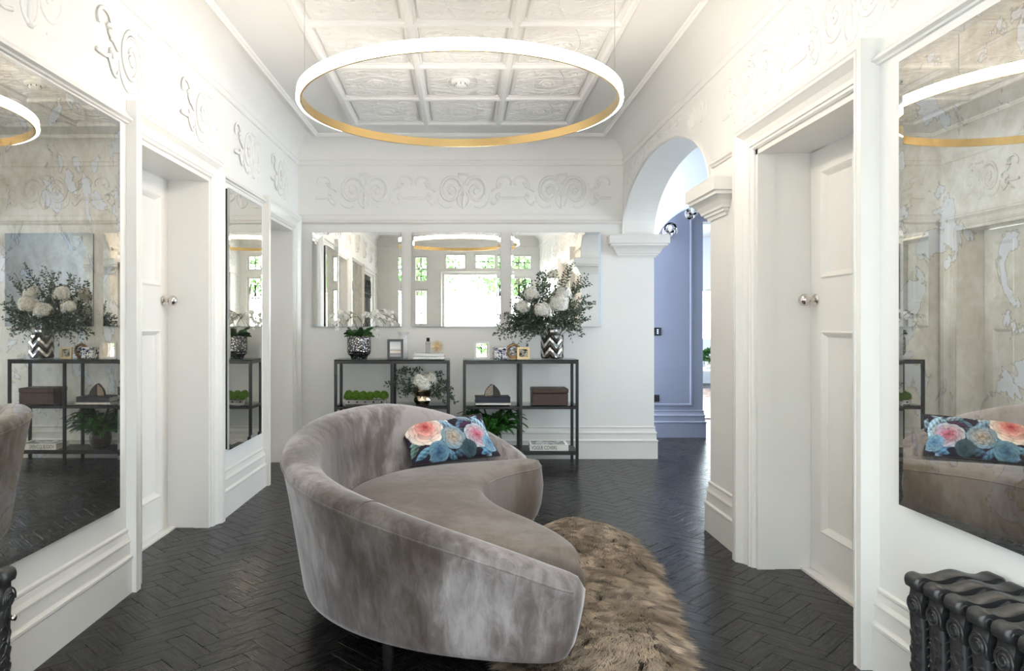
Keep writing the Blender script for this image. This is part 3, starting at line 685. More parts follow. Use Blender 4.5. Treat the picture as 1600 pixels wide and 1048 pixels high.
# seam across the rolled top
k = 27; MB().tube([R[k][j] for j in range(7, 15)], .0028, 5).build('cross_seam', M['velvet'], b, smooth=True)
FR = crom([(.392, 2.43), (.402, 2.49), (.402, 2.60), (.375, 2.73), (.29, 2.93), (.175, 3.15), (.115, 3.38), (.115, 3.55), (.17, 3.74), (.29, 3.91), (.40, 4.01), (.450, 4.10), (.452, 4.17), (.412, 4.215)], 400)
d = np.r_[0, np.cumsum(np.linalg.norm(np.diff(FR, axis=0), axis=1))]; q = np.linspace(0, d[-1], NS)
FR = np.stack([np.interp(q, d, FR[:, 0]), np.interp(q, d, FR[:, 1])], 1)
R = []; FP = []
for i in range(NS):
    B = np.array(INS[i][:2]); Fp = FR[i]; dv = Fp-B; L = max(np.linalg.norm(dv), 1e-4); dv /= L
    zs = .43-.05*np.clip((abs(UU[i])-.9)/.1, 0, 1)**2
    row = [(*(B), .30), (*(B), zs-.012)]
    for v in (.08, .2, .35, .5, .65, .8, .9): row.append((*(B+dv*L*v), zs+.014*sin(pi*v)))
    for o, z in ((.035, zs+.001), (.016, zs-.007), (.004, zs-.02), (0, zs-.04), (-.012, .30), (-.010, .2), (0.004, .145), (.018, .125), (.04, .115)): row.append((*(B+dv*max(L-o, L*.93) if o > 0 else B+dv*(L-o)), z))
    row.append((*(B), .115))
    ut = .085*np.clip((abs(UU[i])-.78)/.22, 0, 1)
    row = [(x_-ut*max(0, 1-z_/.34)**1.4, y_, z_) for x_, y_, z_ in row]
    R.append(row)
    (FP if 1 < i < NS-2 else []).append((*(B+dv*(L-.002)), zs-.026))
st = MB().rings(R).build('seat', M['velvet_seat'], sofa, smooth=True, angle=80)
MB().tube(FP, .0042, 6).build('piping', M['velvet_seat'], st, smooth=True)
for x, y in ((-.25, 2.52), (-.45, 3.5), (.36, 2.52), (.37, 4.12), (-.15, 4.05)):
    MB().lathe([(.014, 0), (.016, .004), (.024, .11), (.027, .125)], x, y, 16).build('leg', M['legblack'], sofa, smooth=True)

# floral lumbar cushion: printed colours on the cloth itself
cu = np.array([.86, .46, .02]); cu /= np.linalg.norm(cu); cvv = np.array([-.44, .36, .52]); cvv -= cu*(cvv@cu); cvv /= np.linalg.norm(cvv); cn = np.cross(cu, cvv)
cn = cn if cn[1] < 0 else -cn
CWD, CHT = .55, .30; NX, NY = 150, 84
def cushion_color(x, y):
    """x 0..1, y 0..1 (bottom to top) -> linear rgb: dark aubergine ground with painted flowers"""
    r2 = np.random.default_rng(5)
    col = np.empty(x.shape+(3,)); col[:] = (.016, .010, .022)
    n = np.sin(x*23+3*np.sin(y*9))*np.sin(y*17+2*np.sin(x*13))
    A = CWD/CHT
    def leaf(cx, cy, a, l, wd, c):
        nonlocal col
        dx, dy = (x-cx)*A, y-cy; u = dx*cos(a)+dy*sin(a); v = -dx*sin(a)+dy*cos(a)
        m = (np.abs(u) < l) & (np.abs(v) < wd*(1-(u/l)**2)); sh = .65+.6*(v > 0)+.35*np.sin(u*70+v*60)
        col[m] = (np.array(c)*sh[..., None])[m]
    def flower(cx, cy, r, c0, c1, pet):
        nonlocal col
        for ring, (rk, sz, nk) in enumerate([(.78, .46, pet+3), (.62, .42, pet+2), (.46, .36, pet+1), (.30, .28, pet), (.14, .22, 3)]):
            f = ring/4; base_c = np.array(c1)*(1-f)+np.array(c0)*f
            for j in range(nk):
                q = 2*pi*j/nk+ring*.7+r2.normal(0, .12); ox, oy = r*rk*cos(q), r*rk*sin(q); s_ = r*sz*r2.uniform(.85, 1.15)
                dx, dy = (x-cx)*A-ox, y-cy-oy; u = dx*cos(q)+dy*sin(q); v = -dx*sin(q)+dy*cos(q)
                rr = (u/(s_*.8))**2+(v/(s_*1.15))**2; m = rr < 1
                sh = (.32+.85*np.clip(.5+u/(2*s_*.8), 0, 1)+.04*np.sin(v*60/(r+.1)+ring))*r2.uniform(.82, 1.12)
                sh = sh*(1-.45*np.clip((rr-.72)/.28, 0, 1))
                col[m] = (base_c*sh[..., None])[m]
    for k in range(26): leaf(r2.random(), r2.random(), r2.random()*6.28, .14+.1*r2.random(), .055, [(.06, .15, .25), (.20, .30, .40), (.07, .11, .09), (.30, .38, .45), (.02, .012, .03), (.12, .2, .28)][k % 6])
    for q in [(.06, .30, 1.1, .2, .07, (.10, .17, .16)), (.14, .16, .5, .2, .07, (.12, .26, .38)), (.07, .92, -.5, .2, .09, (.30, .36, .30)), (.30, .06, .1, .22, .06, (.25, .38, .50)), (.42, .10, -.6, .2, .06, (.10, .20, .30)), (.40, .86, -.35, .24, .10, (.55, .60, .66)), (.62, .62, 1.2, .2, .08, (.07, .13, .2)), (.70, .66, .4, .2, .07, (.05, .02, .06)), (.93, .52, -1.1, .24, .08, (.30, .48, .62)), (.88, .10, .3, .2, .06, (.10, .25, .40)), (.55, .10, .2, .18, .06, (.05, .10, .16))]: leaf(*q)
    leaf(.50, .93, .0, .30, .10, (.42, .52, .62)); leaf(.46, .72, -.7, .22, .09, (.20, .32, .44)); leaf(.90, .72, -.9, .24, .09, (.30, .45, .58)); leaf(.72, .85, -.3, .18, .08, (.25, .33, .40)); leaf(.34, .25, .9, .22, .09, (.07, .17, .27)); leaf(.56, .35, .6, .2, .08, (.1, .2, .3))
    flower(.22, .66, .33, (.74, .24, .22), (.86, .76, .70), 5); flower(.235, .70, .17, (.60, .10, .11), (.80, .38, .33), 5)
    flower(.50, .40, .22, (.50, .40, .30), (.22, .34, .44), 6); flower(.80, .42, .25, (.62, .16, .24), (.48, .52, .60), 6); flower(.30, .14, .18, (.06, .16, .28), (.16, .30, .42), 7); flower(.93, .26, .16, (.1, .25, .42), (.25, .42, .55), 6); flower(.65, .16, .14, (.03, .07, .10), (.05, .10, .12), 6)
    return np.clip(col, .004, .9)
gx, gy = np.meshgrid(np.linspace(0, 1, NX), np.linspace(0, 1, NY), indexing='ij')
infl = (1-np.abs(2*gx-1)**3.2)**.75*(1-np.abs(2*gy-1)**2.6)**.75*.062
infl = infl*(1+.05*np.sin(gx*9)*np.sin(gy*7)) + .003
px_ = (gx-.5)*CWD*(1-.05*(1-np.abs(2*gy-1)**2)); py_ = gy*CHT*(1-.0*gx) + (.05-.1*gy)*CHT*.35*(1-(2*gx-1)**2)
CB = np.array([-.02, 4.03, .450])
side = []
for sgn in (1, -1):
    P = CB+px_[..., None]*cu+py_[..., None]*cvv+(sgn*infl)[..., None]*cn
    side.append(P.reshape(-1, 3))
V = np.concatenate(side); Fc = []
idx = np.arange(NX*NY).reshape(NX, NY); o = NX*NY
for s_, off in ((1, 0), (-1, o)):
    a, b_, c_, d_ = idx[:-1, :-1]+off, idx[1:, :-1]+off, idx[1:, 1:]+off, idx[:-1, 1:]+off
    Fc += np.stack([a, b_, c_, d_] if s_ > 0 else [a, d_, c_, b_], -1).reshape(-1, 4).tolist()
bd = list(idx[:, 0])+list(idx[-1, 1:])+list(idx[-2::-1, -1])+list(idx[0, -2:0:-1])
for i in range(len(bd)): a, b_ = int(bd[i]), int(bd[(i+1) % len(bd)]); Fc.append((a, a+o, b_+o, b_))
me = D.meshes.new('lumbar_cushion'); me.from_pydata(V.tolist(), [], Fc); me.materials.append(M['floral']); me.polygons.foreach_set('use_smooth', [True]*len(me.polygons))
colr = cushion_color(gx, gy).reshape(-1, 3); colr = np.concatenate([colr, colr]); ca = me.color_attributes.new('print', 'FLOAT_COLOR', 'POINT')
ca.data.foreach_set('color', np.concatenate([colr, np.ones((len(colr), 1))], 1).ravel().astype(np.float32))
cush = D.objects.new('lumbar_cushion', me); C.objects.link(cush); tag(cush, 'dark floral lumbar cushion with pink roses leaning on the sofa back', 'cushion')
mb = MB(); mb.tube([V[i] for i in bd]+[V[bd[0]]], .0035, 5); part('piping', mb.mesh('piping', M['black'], True), cush)

# ------------------------------------------------------------------ sheepskin
def skin_half(y):          # (left x, right x) along the length
    yy = [2.02, 2.12, 2.3, 2.55, 2.72, 2.9, 3.08, 3.3, 3.55, 3.8, 4.0, 4.15, 4.27, 4.36]
    xr = [.52, .68, .76, .77, .81, .83, .875, .88, .93, .93, .92, .86, .79, .66]
    xl = [.30, .20, .15, .15, .17, .20, .22, .26, .30, .36, .42, .48, .53, .60]
    return np.interp(y, yy, xl), np.interp(y, yy, xr)
rug = root('sheepskin_rug', 'long shaggy beige sheepskin on black floor in front of the sofa', 'rug', (.5, 3.2, 0))
top, bot = [], []
for y in np.linspace(2.02, 4.36, 60):
    a, b_ = skin_half(y); top.append((b_, y)); bot.append((a, y))
outl = top+bot[::-1]
mb = MB(); n = mb.pts([(p[0], p[1], .003) for p in outl]+[(p[0], p[1], .012) for p in outl]); m_ = len(outl)
mb.f += [(n+i, n+(i+1) % m_, n+m_+(i+1) % m_, n+m_+i) for i in range(m_)]
for i in range(59): j = m_-1-i; mb.f += [(n+i, n+i+1, n+j-1, n+j), (n+m_+i, n+m_+j, n+m_+j-1, n+m_+i+1)]
mb.build('hide', M['hide'], rug)
N = 110000
ry = rng.uniform(2.03, 4.35, N); xl_, xr_ = skin_half(ry); rx = xl_+(xr_-xl_)*rng.random(N)
edge = np.minimum(rx-xl_, xr_-rx)
NC = 1300
cy_ = rng.uniform(2.0, 4.4, NC); a_, b__ = skin_half(cy_); cx_ = a_+(b__-a_)*rng.random(NC)
best = np.full(N, 1e9); ci = np.zeros(N, int)
for k in range(NC):
    dd = (rx-cx_[k])**2+(ry-cy_[k])**2; mk = dd < best; best[mk] = dd[mk]; ci[mk] = k
ang_c = -.9+.9*np.sin(cx_*7+cy_*3.1)+.6*np.sin(cy_*5.3-cx_*4)+rng.normal(0, .35, NC)
ln_c = .066+.034*rng.random(NC)
hmound = .018+.05*np.clip(edge/.14, 0, 1)**.6*(.75+.45*np.sin(ry*10+2*rx)*np.sin(rx*12+1))
ang_s = ang_c[ci]+rng.normal(0, .38, N)
out_dir = np.where(rx-xl_ < xr_-rx, pi, 0.0)
wgt = np.clip(1-edge/.10, 0, 1)
dx = np.cos(ang_s)*(1-wgt)+np.cos(out_dir)*wgt; dy = np.sin(ang_s)*(1-wgt)+np.sin(out_dir)*wgt
ln = ln_c[ci]*(.8+.4*rng.random(N))
tx = rx+dx*ln*.75; ty = ry+dy*ln*.75
cl_ = .34; ctx = cx_[ci]+np.cos(ang_c[ci])*ln*.75; cty = cy_[ci]+np.sin(ang_c[ci])*ln*.75
tx = tx*(1-cl_*(1-wgt))+ctx*cl_*(1-wgt); ty = ty*(1-cl_*(1-wgt))+cty*cl_*(1-wgt)
B0 = np.stack([rx, ry, .010+hmound*.4], 1); Tp = np.stack([tx, ty, np.maximum(.012, hmound+ln*.22*(1-.9*wgt))], 1)
Mid = .55*B0+.45*Tp; Mid[:, 2] = np.maximum(B0[:, 2], Tp[:, 2])*1.0+.008
wv = np.stack([-dy, dx, np.zeros(N)], 1); wv /= np.linalg.norm(wv, axis=1)[:, None]+1e-9
w0 = (.0010+.0007*rng.random(N))[:, None]
V = np.stack([B0-wv*w0, B0+wv*w0, Mid-wv*w0*.9, Mid+wv*w0*.9, Tp], 1).reshape(-1, 3)-np.array([.5, 3.2, 0])
k5 = np.arange(N)*5
me = D.meshes.new('fur'); me.vertices.add(len(V)); me.vertices.foreach_set('co', V.ravel().astype(np.float32))
lv = np.stack([k5, k5+1, k5+3, k5+2, k5+2, k5+3, k5+4], 1).ravel(); me.loops.add(len(lv)); me.loops.foreach_set('vertex_index', lv.astype(np.int32))
ls = np.stack([np.arange(N)*7, np.arange(N)*7+4], 1).ravel(); me.polygons.add(2*N); me.polygons.foreach_set('loop_start', ls.astype(np.int32))
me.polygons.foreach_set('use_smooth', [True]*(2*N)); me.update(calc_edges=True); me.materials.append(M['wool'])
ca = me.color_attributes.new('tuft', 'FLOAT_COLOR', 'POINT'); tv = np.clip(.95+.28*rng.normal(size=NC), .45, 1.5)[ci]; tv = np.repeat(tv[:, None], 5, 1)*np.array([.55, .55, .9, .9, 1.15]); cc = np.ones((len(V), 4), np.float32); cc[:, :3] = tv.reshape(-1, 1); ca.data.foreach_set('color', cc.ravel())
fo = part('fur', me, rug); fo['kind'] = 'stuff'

# ------------------------------------------------------------------ radiators
def radiator_section_mesh():
    """one cast-iron section in local axes: x across (0..W from wall side to room), y along the run, z up"""
    W, H, T2 = .225, .54, .031
    mb = MB()
    se = lambda a, e: math.copysign(abs(a)**e, a)
    for cx in (.045, W-.045):          # two columns
        mb.rings([[(cx+.045*sx*se(cos(q), .55), T2*.92*se(sin(q), .55), z) for q in np.linspace(0, 2*pi, 24, endpoint=False)] for z, sx in ((.05, .8), (.08, .95), (.2, .88), (.36, .9), (.44, 1.0), (.475, 1.0))])
    out = [(0, .455), (.004, .43), (.02, .415), (W/2-.02, .40), (W/2+.02, .40), (W-.02, .415), (W-.004, .43), (W, .455), (W-.006, .485), (W-.004, .497)]
    cap = [(W+.006, .500), (W+.010, .515), (W+.004, .531), (W-.014, .536), (W-.035, .529), (W*.72, .530), (W*.6, .538), (W/2, .542), (W*.4, .538), (W*.28, .530), (.035, .529), (.014, .536), (-.004, .531), (-.010, .515), (-.006, .500), (.004, .497), (.006, .485)]
    cap = [tuple(q) for q in crom(cap, 44)]; out = [tuple(q) for q in crom(out, 26)]
    poly = out[:-1]+cap[:-1]
    mb.rings([[(W/2+(x-W/2)*k, y, .48+(z-.48)*k) for x, z in poly] for y, k in ((-T2*.86, .95), (-T2*.86+.006, 1), (T2*.86-.006, 1), (T2*.86, .95))])
    mb.rings([[(x, y, z) for x, z in [(0, .05), (W, .05), (W-.01, .09), (W-.05, .1), (.05, .1), (.01, .09)]] for y in (-T2*.8, T2*.8)])
    fd = (0, 1, 0)
    for sg in (-1, 1):                 # relief on both faces
        y = sg*T2
        for c0, s in ((.0, 1), (W, -1)):
            X = lambda x: c0+s*x
            sp = lambda P: [(X(p[0]), y, p[2]) for p in P]
            mb.tube(sp(spiral(.075, .455, .036, .006, pi*.9, -pi*2.6, 1, 34)), .005, 5, 1, fd)
            mb.tube(sp(spiral(.075, .455, .047, .044, pi*1.3, 0, 1, 18)), .0042, 5, 1, fd)
            for k in range(7):
                z = .42-.024*k; yy = y*.93
                mb.tube([(X(.014+.002*k), yy, z), (X(.03), yy, z+.006), (X(.052-.002*k), yy, z+.022)], [.002, .005, .002], 6, 1, fd)
            mb.tube([(X(.04), y*.93, .27), (X(.045), y*.95, .235), (X(.04), y*.93, .2)], [.006, .004, .001], 5, 1, fd)
        pass
    fx = (1, 0, 0)
    for xe, s in ((W, 1), (0, -1)):    # scrollwork down the narrow ends
        E = lambda P: [(xe+s*p[2], p[0], p[1]) for p in P]
        def LF(P, rad): Q = crom(P, 11); mb.tube(E(Q), list(np.interp(np.linspace(0, 1, 11), np.linspace(0, 1, len(rad)), rad)), 7, .7, fx)
        sp2 = [(.004+p[0], .452+p[2], .000) for p in spiral(0, 0, .024, .004, pi*.5, pi*5.1, 1, 30)]
        mb.tube(E(sp2), .0036, 5, 1, fx)
        mb.tube(E([(.004+p[0], .452+p[2], -.001) for p in spiral(0, 0, .029, .027, -pi*.1, pi*1.1, 1, 16)]), .0026, 5, 1, fx)
        LF([(.0, .428, -.002), (-.012, .40, -.006), (.010, .36, -.003), (-.006, .31, -.005), (.006, .265, -.006), (.0, .235, -.008)], [.004, .006, .005, .006, .005, .002])
        for k in range(8):
            z = .415-.022*k; q = 1 if k % 2 else -1
            LF([(0, z, -.004), (q*.011, z+.009, -.004), (q*.020, z+.002, -.008), (q*.016, z-.009, -.008), (q*.010, z-.004, -.006)], [.003, .005, .004, .003, .003])
            LF([(0, z-.006, -.004), (-q*.009, z+.001, -.004), (-q*.016, z-.006, -.008)], [.002, .0042, .002])
    for sg in (-1, 1):
        y = sg*T2
        mb.tube([(W/2-.03, y, .515), (W/2, y, .527), (W/2+.03, y, .515)], [.003, .009, .003], 6, .9, fd)
        for x in (.012, W-.012): mb.lathe([(.010, -.004), (.007, .004), (0, .006)], 0, 0, 10) if False else mb.tube([(x, y*.8, .514), (x, y*.93, .514)], [.012, .008], 10)
    return mb.mesh('section', M['iron'], True, angle=45)
sm = radiator_section_mesh()
def radiator(label, loc, rz, n, first):
    t = root('cast_iron_radiator', label, 'radiator', loc, None, rz)
    for k in range(n): part('section', sm, t, (0, first+.0805*k, 0))
    L = .0805*(n-1)
    for y in (first, first+L):
        for x in (.045, .18): part('foot', MB().lathe([(.022, 0), (.024, .008), (.015, .03), (.02, .07)], x, y, 14).mesh('foot', M['iron'], True), t)
    for z in (.15, .45): part('connecting_pipe', MB().tube([(.11, first-.02, z), (.11, first+L+.02, z)], .02, 10).mesh('connecting_pipe', M['iron'], True), t)
    part('air_valve', MB().tube([(.225, first+L, .40), (.243, first+L, .40)], [.006, .008], 8).mesh('air_valve', M['nickel'], True), t)
    part('inlet_pipe', MB().tube([(.11, first+L, .09), (.11, first+L+.05, .09), (.11, first+L+.05, 0)], .010, 8).mesh('inlet_pipe', M['nickel'], True), t)
    return t
radiator('black ornate cast-iron radiator under the right wall mirror', (XR-.025, 1.955, 0), pi, 13, 0)
radiator('black ornate cast-iron radiator against left wall beside the large mirror', (XL(1.5)+.062, 2.0, 0), 0, 13, -.0805*12)

# ------------------------------------------------------------------ shelf units
SX, SD, SF = .975, .31, 6.185
def shelf_unit(label, x0):
    t = root('shelf_unit', label, 'shelf unit', (x0+SX/2, SF+SD/2, 0), 'pair of black metal shelf units')
    p = .024; xs = [x0, x0+SX/2-p/2, x0+SX-p]
    for x in xs:
        for y in (SF, SF+SD-p): MB().bbox(x, x+p, y, y+p, 0, .895, .002).build('post', M['shelf'], t)
    def frame(z, h):
        for y in (SF, SF+SD-p): MB().bbox(x0+p, x0+SX-p, y+.002, y+p-.002, z-h, z, .002).build('rail', M['shelf'], t)
        for x in (x0, x0+SX-p): MB().bbox(x+.002, x+p-.002, SF+p, SF+SD-p, z-h, z, .002).build('rail', M['shelf'], t)
    frame(.895, .026); frame(.508, .022); frame(.125, .026)
    MB().bbox(x0, x0+SX, SF, SF+SD, .895, .905, .002).build('top_shelf', M['topglass'], t)['label'] = 'smoked glass top shelf'
    g = MB().bbox(x0+.004, x0+SX-.004, SF+.004, SF+SD-.004, .508, .516, .0015).build('glass_shelf', M['shelfglass'], t); g['label'] = 'clear glass middle shelf'
    MB().bbox(x0+.003, x0+SX-.003, SF+.003, SF+SD-.003, .125, .133, .0015).build('bottom_shelf', M['shelf'], t)
    return t
shelf_unit('black metal shelf unit under the orchids, left of the pair', -1.07)
shelf_unit('black metal shelf unit under the chevron vase, right of the pair', .02)
ZT, ZM, ZB = .905, .516, .133
# ---- plants and flowers
def leaf_quad(V, Fc, p, d, n, l, w_, fold=.25):
    d = Vector(d).normalized(); s_ = d.cross(Vector(n)); s_ = s_.normalized() if s_.length > 1e-5 else Vector((1, 0, 0)); u = s_.cross(d)
    p = Vector(p); k = len(V)
    V += [tuple(p), tuple(p+d*l*.45+s_*w_+u*w_*fold), tuple(p+d*l), tuple(p+d*l*.45-s_*w_+u*w_*fold), tuple(p+d*l*.5)]
    Fc += [(k, k+1, k+4), (k+1, k+2, k+4), (k+2, k+3, k+4), (k+3, k, k+4)]
def sprig(a, b, sag, leafl, leafw, pairs, seed, mat, label, group, cat='foliage sprig', start=.35, twigs=3):
    r_ = random.Random(seed); a, b = Vector(a), Vector(b)
    t = root('leafy_sprig', label, cat, a, group)
    mid = (a+b)/2+Vector((r_.uniform(-.02, .02), r_.uniform(-.02, .02), sag))
    P = [a*(1-q)**2+mid*2*q*(1-q)+b*q*q for q in np.linspace(0, 1, 12)]
    mb = MB(); mb.tube(P, list(np.linspace(.0022, .0007, 12)), 5)
    V, Fc = [], []
    def leaves(P, n, st):
        for i in range(n):
            q = st+(1-st)*i/max(1, n-1); k = min(int(q*(len(P)-1)), len(P)-2); f = q*(len(P)-1)-k
            p = P[k].lerp(P[k+1], f); tg = (P[k+1]-P[k]).normalized()
            for s_ in (1, -1):
                dn = Vector((r_.gauss(0, 1), r_.gauss(0, 1), r_.gauss(0, 1))); sd_ = tg.cross(dn).normalized()
                leaf_quad(V, Fc, p, tg*.7+sd_*s_*.9, dn, leafl*r_.uniform(.7, 1.15), leafw*r_.uniform(.8, 1.2))
    leaves(P, pairs, start)
    for j in range(twigs):
        q = r_.uniform(.35, .8); p = P[int(q*11)]; tg = (P[-1]-P[0]).normalized()
        e = p+(tg*.6+Vector((r_.gauss(0, .5), r_.gauss(0, .4), r_.gauss(0, .5)))).normalized()*(b-a).length*r_.uniform(.25, .42)
        Q = [p.lerp(e, x)+Vector((0, 0, .02*sin(pi*x))) for x in np.linspace(0, 1, 6)]; mb.tube(Q, list(np.linspace(.0014, .0005, 6)), 4); leaves(Q, max(4, pairs//2), .15)
    mb.build('stem', M['stem'], t)
    m2 = MB(); m2.v = V; m2.f = Fc; o = m2.build('leaves', mat, t, recalc=False); o['kind'] = 'stuff'
    return t
def hydrangea_mesh(n=190, r=.07, fl=.0112, seed=1):
    r_ = random.Random(seed); V, Fc = [], []
    for i in range(n):
        z = 1-1.75*(i+.5)/n; ph = i*2.39996; rr = sqrt(max(0, 1-z*z))
        nrm = Vector((rr*cos(ph), rr*sin(ph), z)); c = nrm*r*(1+.07*r_.gauss(0, 1)); c.z *= .88
        nrm = (nrm+Vector((r_.gauss(0, .25), r_.gauss(0, .25), r_.gauss(0, .25)))).normalized()
        a = nrm.cross(Vector((r_.random(), r_.random(), r_.random()))).normalized(); b_ = nrm.cross(a)
        for k in range(4):
            q = k*pi/2; d = a*cos(q)+b_*sin(q); e = -a*sin(q)+b_*cos(q); j = len(V)
            V += [tuple(c), tuple(c+d*fl*.7+e*fl*.5+nrm*.003), tuple(c+d*fl*1.15+nrm*.001), tuple(c+d*fl*.7-e*fl*.5+nrm*.003)]; Fc.append((j, j+1, j+2, j+3))
    j0 = len(V); core = MB().rings([[(r*.86*sin(t_)*cos(p_), r*.86*sin(t_)*sin(p_), r*.74*cos(t_)) for p_ in np.linspace(0, 2*pi, 14, endpoint=False)] for t_ in np.linspace(.05, pi-.05, 8)])
    m = MB(); m.v = V+core.v; m.f = Fc+[tuple(q+j0 for q in f) for f in core.f]
    me = m.mesh('flower_head', [M['petal'], M['floret']], False, recalc=False)
    for p in me.polygons:
        if p.index >= len(Fc): p.material_index = 1
    return me
hm = [hydrangea_mesh(seed=k) for k in (1, 2)]
def hydrangea(tip, basept, label, group, sc=1.0, k=0):
    t = root('hydrangea_stem', label, 'hydrangea', basept, group)
    b_ = Vector(basept); tp = Vector(tip)
    mb = MB(); mb.tube([b_, b_.lerp(tp, .5)+Vector((0, 0, .02)), tp], [.004, .0035, .003], 6); mb.build('stem', M['stem'], t)
    part('flower_head', hm[k % 2], t, tp-b_, (random.uniform(-.5, .5), random.uniform(-.5, .5), random.random()*6), (sc,)*3)
    V, Fc = [], []
    for s_ in (1, -1): leaf_quad(V, Fc, b_.lerp(tp, .62), (s_, random.uniform(-.6, .2), .1), (0, 0, 1), .085, .03)
    m = MB(); m.v, m.f = V, Fc; m.build('leaf', M['deepgreen'], t, recalc=False)

# chevron vase
VXc, VYc = .79, 6.335
vase = root('chevron_vase', 'black and silver chevron vase holding white hydrangeas on right shelf unit', 'vase', (VXc, VYc, ZT))
def chev_z(q, z0, am): return z0+am*(1-2*abs(((q*5/(2*pi)) % 1)*2-1))
SEG = 80; Rr = []
for z in np.linspace(.004, .205, 56):
    row = []
    for j in range(SEG):
        q = 2*pi*j/SEG; ph = (z-chev_z(q, 0, .034))/.082; rr = .095+.004*math.tanh(4*sin(2*pi*ph))
        if z < .012: rr -= .006
        row.append((rr*cos(q), rr*sin(q), z))
    Rr.append(row)
bm_ = MB().rings(Rr); me = bm_.mesh('vase_body', [M['silver'], M['darkglaze']], True, recalc=False)
for p in me.polygons:
    c = p.center; q = math.atan2(c.y, c.x); p.material_index = 1 if sin(2*pi*(c.z-chev_z(q % (2*pi), 0, .034))/.082) > .05 and p.index < 55*SEG else 0
part('vase_body', me, vase)
part('vase_neck', MB().lathe([(.092, .205), (.075, .212), (.058, .22), (.055, .24), (.056, .262), (.063, .272), (.058, .272), (.051, .262), (.05, .235), (.04, .21)], 0, 0, 32, False).mesh('vase_neck', M['silver'], True), vase)
mouth = Vector((VXc, VYc, ZT+.268))
G = 'white hydrangeas in the chevron vase'
for k, (x, y, dd, s_, lb) in enumerate([(848, 485, 6.20, 1.0, 'white hydrangea at the front, low centre of the chevron vase bouquet'), (874, 474, 6.22, 1.08, 'white hydrangea just above the chevron vase mouth, right of the bouquet centre'), (881, 459, 6.36, .95, 'white hydrangea at the rear right of the chevron vase bouquet'), (832, 459, 6.36, 1.0, 'white hydrangea at upper left of the chevron vase bouquet'), (817, 480, 6.30, .85, 'small white hydrangea at far left among the trailing greens')]):
    tp = px(x, y, dd); hydrangea(tp, mouth+Vector(((tp.x-VXc)*.12, (tp.y-VYc)*.12, -.12)), lb, G, s_, k)
tips = [(772, 524, 6.25), (780, 510, 6.2), (790, 492, 6.3), (799, 470, 6.35), (806, 452, 6.4), (820, 440, 6.42), (852, 424, 6.42), (858, 428, 6.35), (838, 436, 6.3), (800, 528, 6.2), (822, 538, 6.2), (812, 515, 6.15), (788, 525, 6.3), (905, 442, 6.4), (918, 462, 6.38), (924, 474, 6.3), (921, 497, 6.3), (900, 500, 6.2), (890, 420, 6.4), (912, 428, 6.42), (842, 520, 6.15), (878, 440, 6.42), (908, 484, 6.2), (800, 500, 6.18), (808, 490, 6.2), (818, 500, 6.18), (826, 508, 6.16), (835, 500, 6.16), (800, 512, 6.22), (790, 516, 6.24), (845, 470, 6.3), (862, 500, 6.15), (892, 478, 6.2), (886, 495, 6.18), (895, 460, 6.35), (838, 515, 6.2)]
ORD = 'first second third fourth fifth sixth seventh eighth ninth tenth eleventh twelfth thirteenth fourteenth fifteenth sixteenth seventeenth eighteenth nineteenth twentieth twenty-first twenty-second twenty-third twenty-fourth'.split()
def sprig_label(k, tps, xc, what, ym):
    cls = lambda t_: (t_[0] < xc, t_[1] < ym)
    same = sorted([t_ for t_ in tps if cls(t_) == cls(tps[k])], key=lambda t_: abs(t_[0]-xc))
    return '%s leafy sprig outward from the vase at %s %s of the %s bouquet' % (ORD[same.index(tps[k])], 'upper' if tps[k][1] < ym else 'lower', 'left' if tps[k][0] < xc else 'right', what)
for k, (x, y, dd) in enumerate(tips):
    b_ = px(x, y, dd); a = mouth+Vector(((b_.x-VXc)*.12, (b_.y-VYc)*.1, -.10))
    low = b_.z < mouth.z+.04
    sprig(a, b_, .16 if low else .05, .031, .0068, 17, 40+k, M['olive'], sprig_label(k, tips, VX+143, 'chevron vase', 482), 'leafy sprigs in the chevron vase', twigs=4)

# orchid in hammered pot
OX, OY = px(561, 540, 6.34).x, 6.34
orch = root('potted_orchid', 'white orchid in hammered silver and black pot on left shelf unit', 'potted plant', (OX, OY, ZT))
part('pot', MB().lathe([(.062, 0), (.07, .004), (.074, .022), (.088, .034), (.099, .048), (.102, .07), (.102, .175), (.097, .19), (.088, .198), (.082, .198), (.088, .185), (.09, .06)], 0, 0, 40).mesh('pot', M['hammered'], True, angle=50), orch)
part('soil', MB().lathe([(.0, .178), (.086, .176), (.086, .170)], 0, 0, 24).mesh('soil', M['soil'], True), orch)
for k in range(14):
    q = k*2.2; l = .12+.04*random.random(); V, Fc = [], []; dv = Vector((cos(q), sin(q)*.7, 0)); sdv = Vector((-sin(q)*.75, cos(q)*.75, .66*(1 if cos(q) > 0 else -1)*(1 if k % 2 else -1))); n = 7
    for i in range(n):
        x = i/(n-1); c = dv*(.02+l*.75*x)+Vector((0, 0, .18+(.13-.025*(k % 4))*x-.05*x*x)); wd = .029*sin(pi*min(.98, .15+.85*x))**.7
        V += [tuple(c-sdv*wd+Vector((0, 0, .008))), tuple(c), tuple(c+sdv*wd+Vector((0, 0, .008)))]
        if i: j = 3*(i-1); Fc += [(j, j+1, j+4, j+3), (j+1, j+2, j+5, j+4)]
    m = MB(); m.v, m.f = V, Fc; part('leaf', m.mesh('leaf', M['deepgreen'], True, recalc=False), orch)
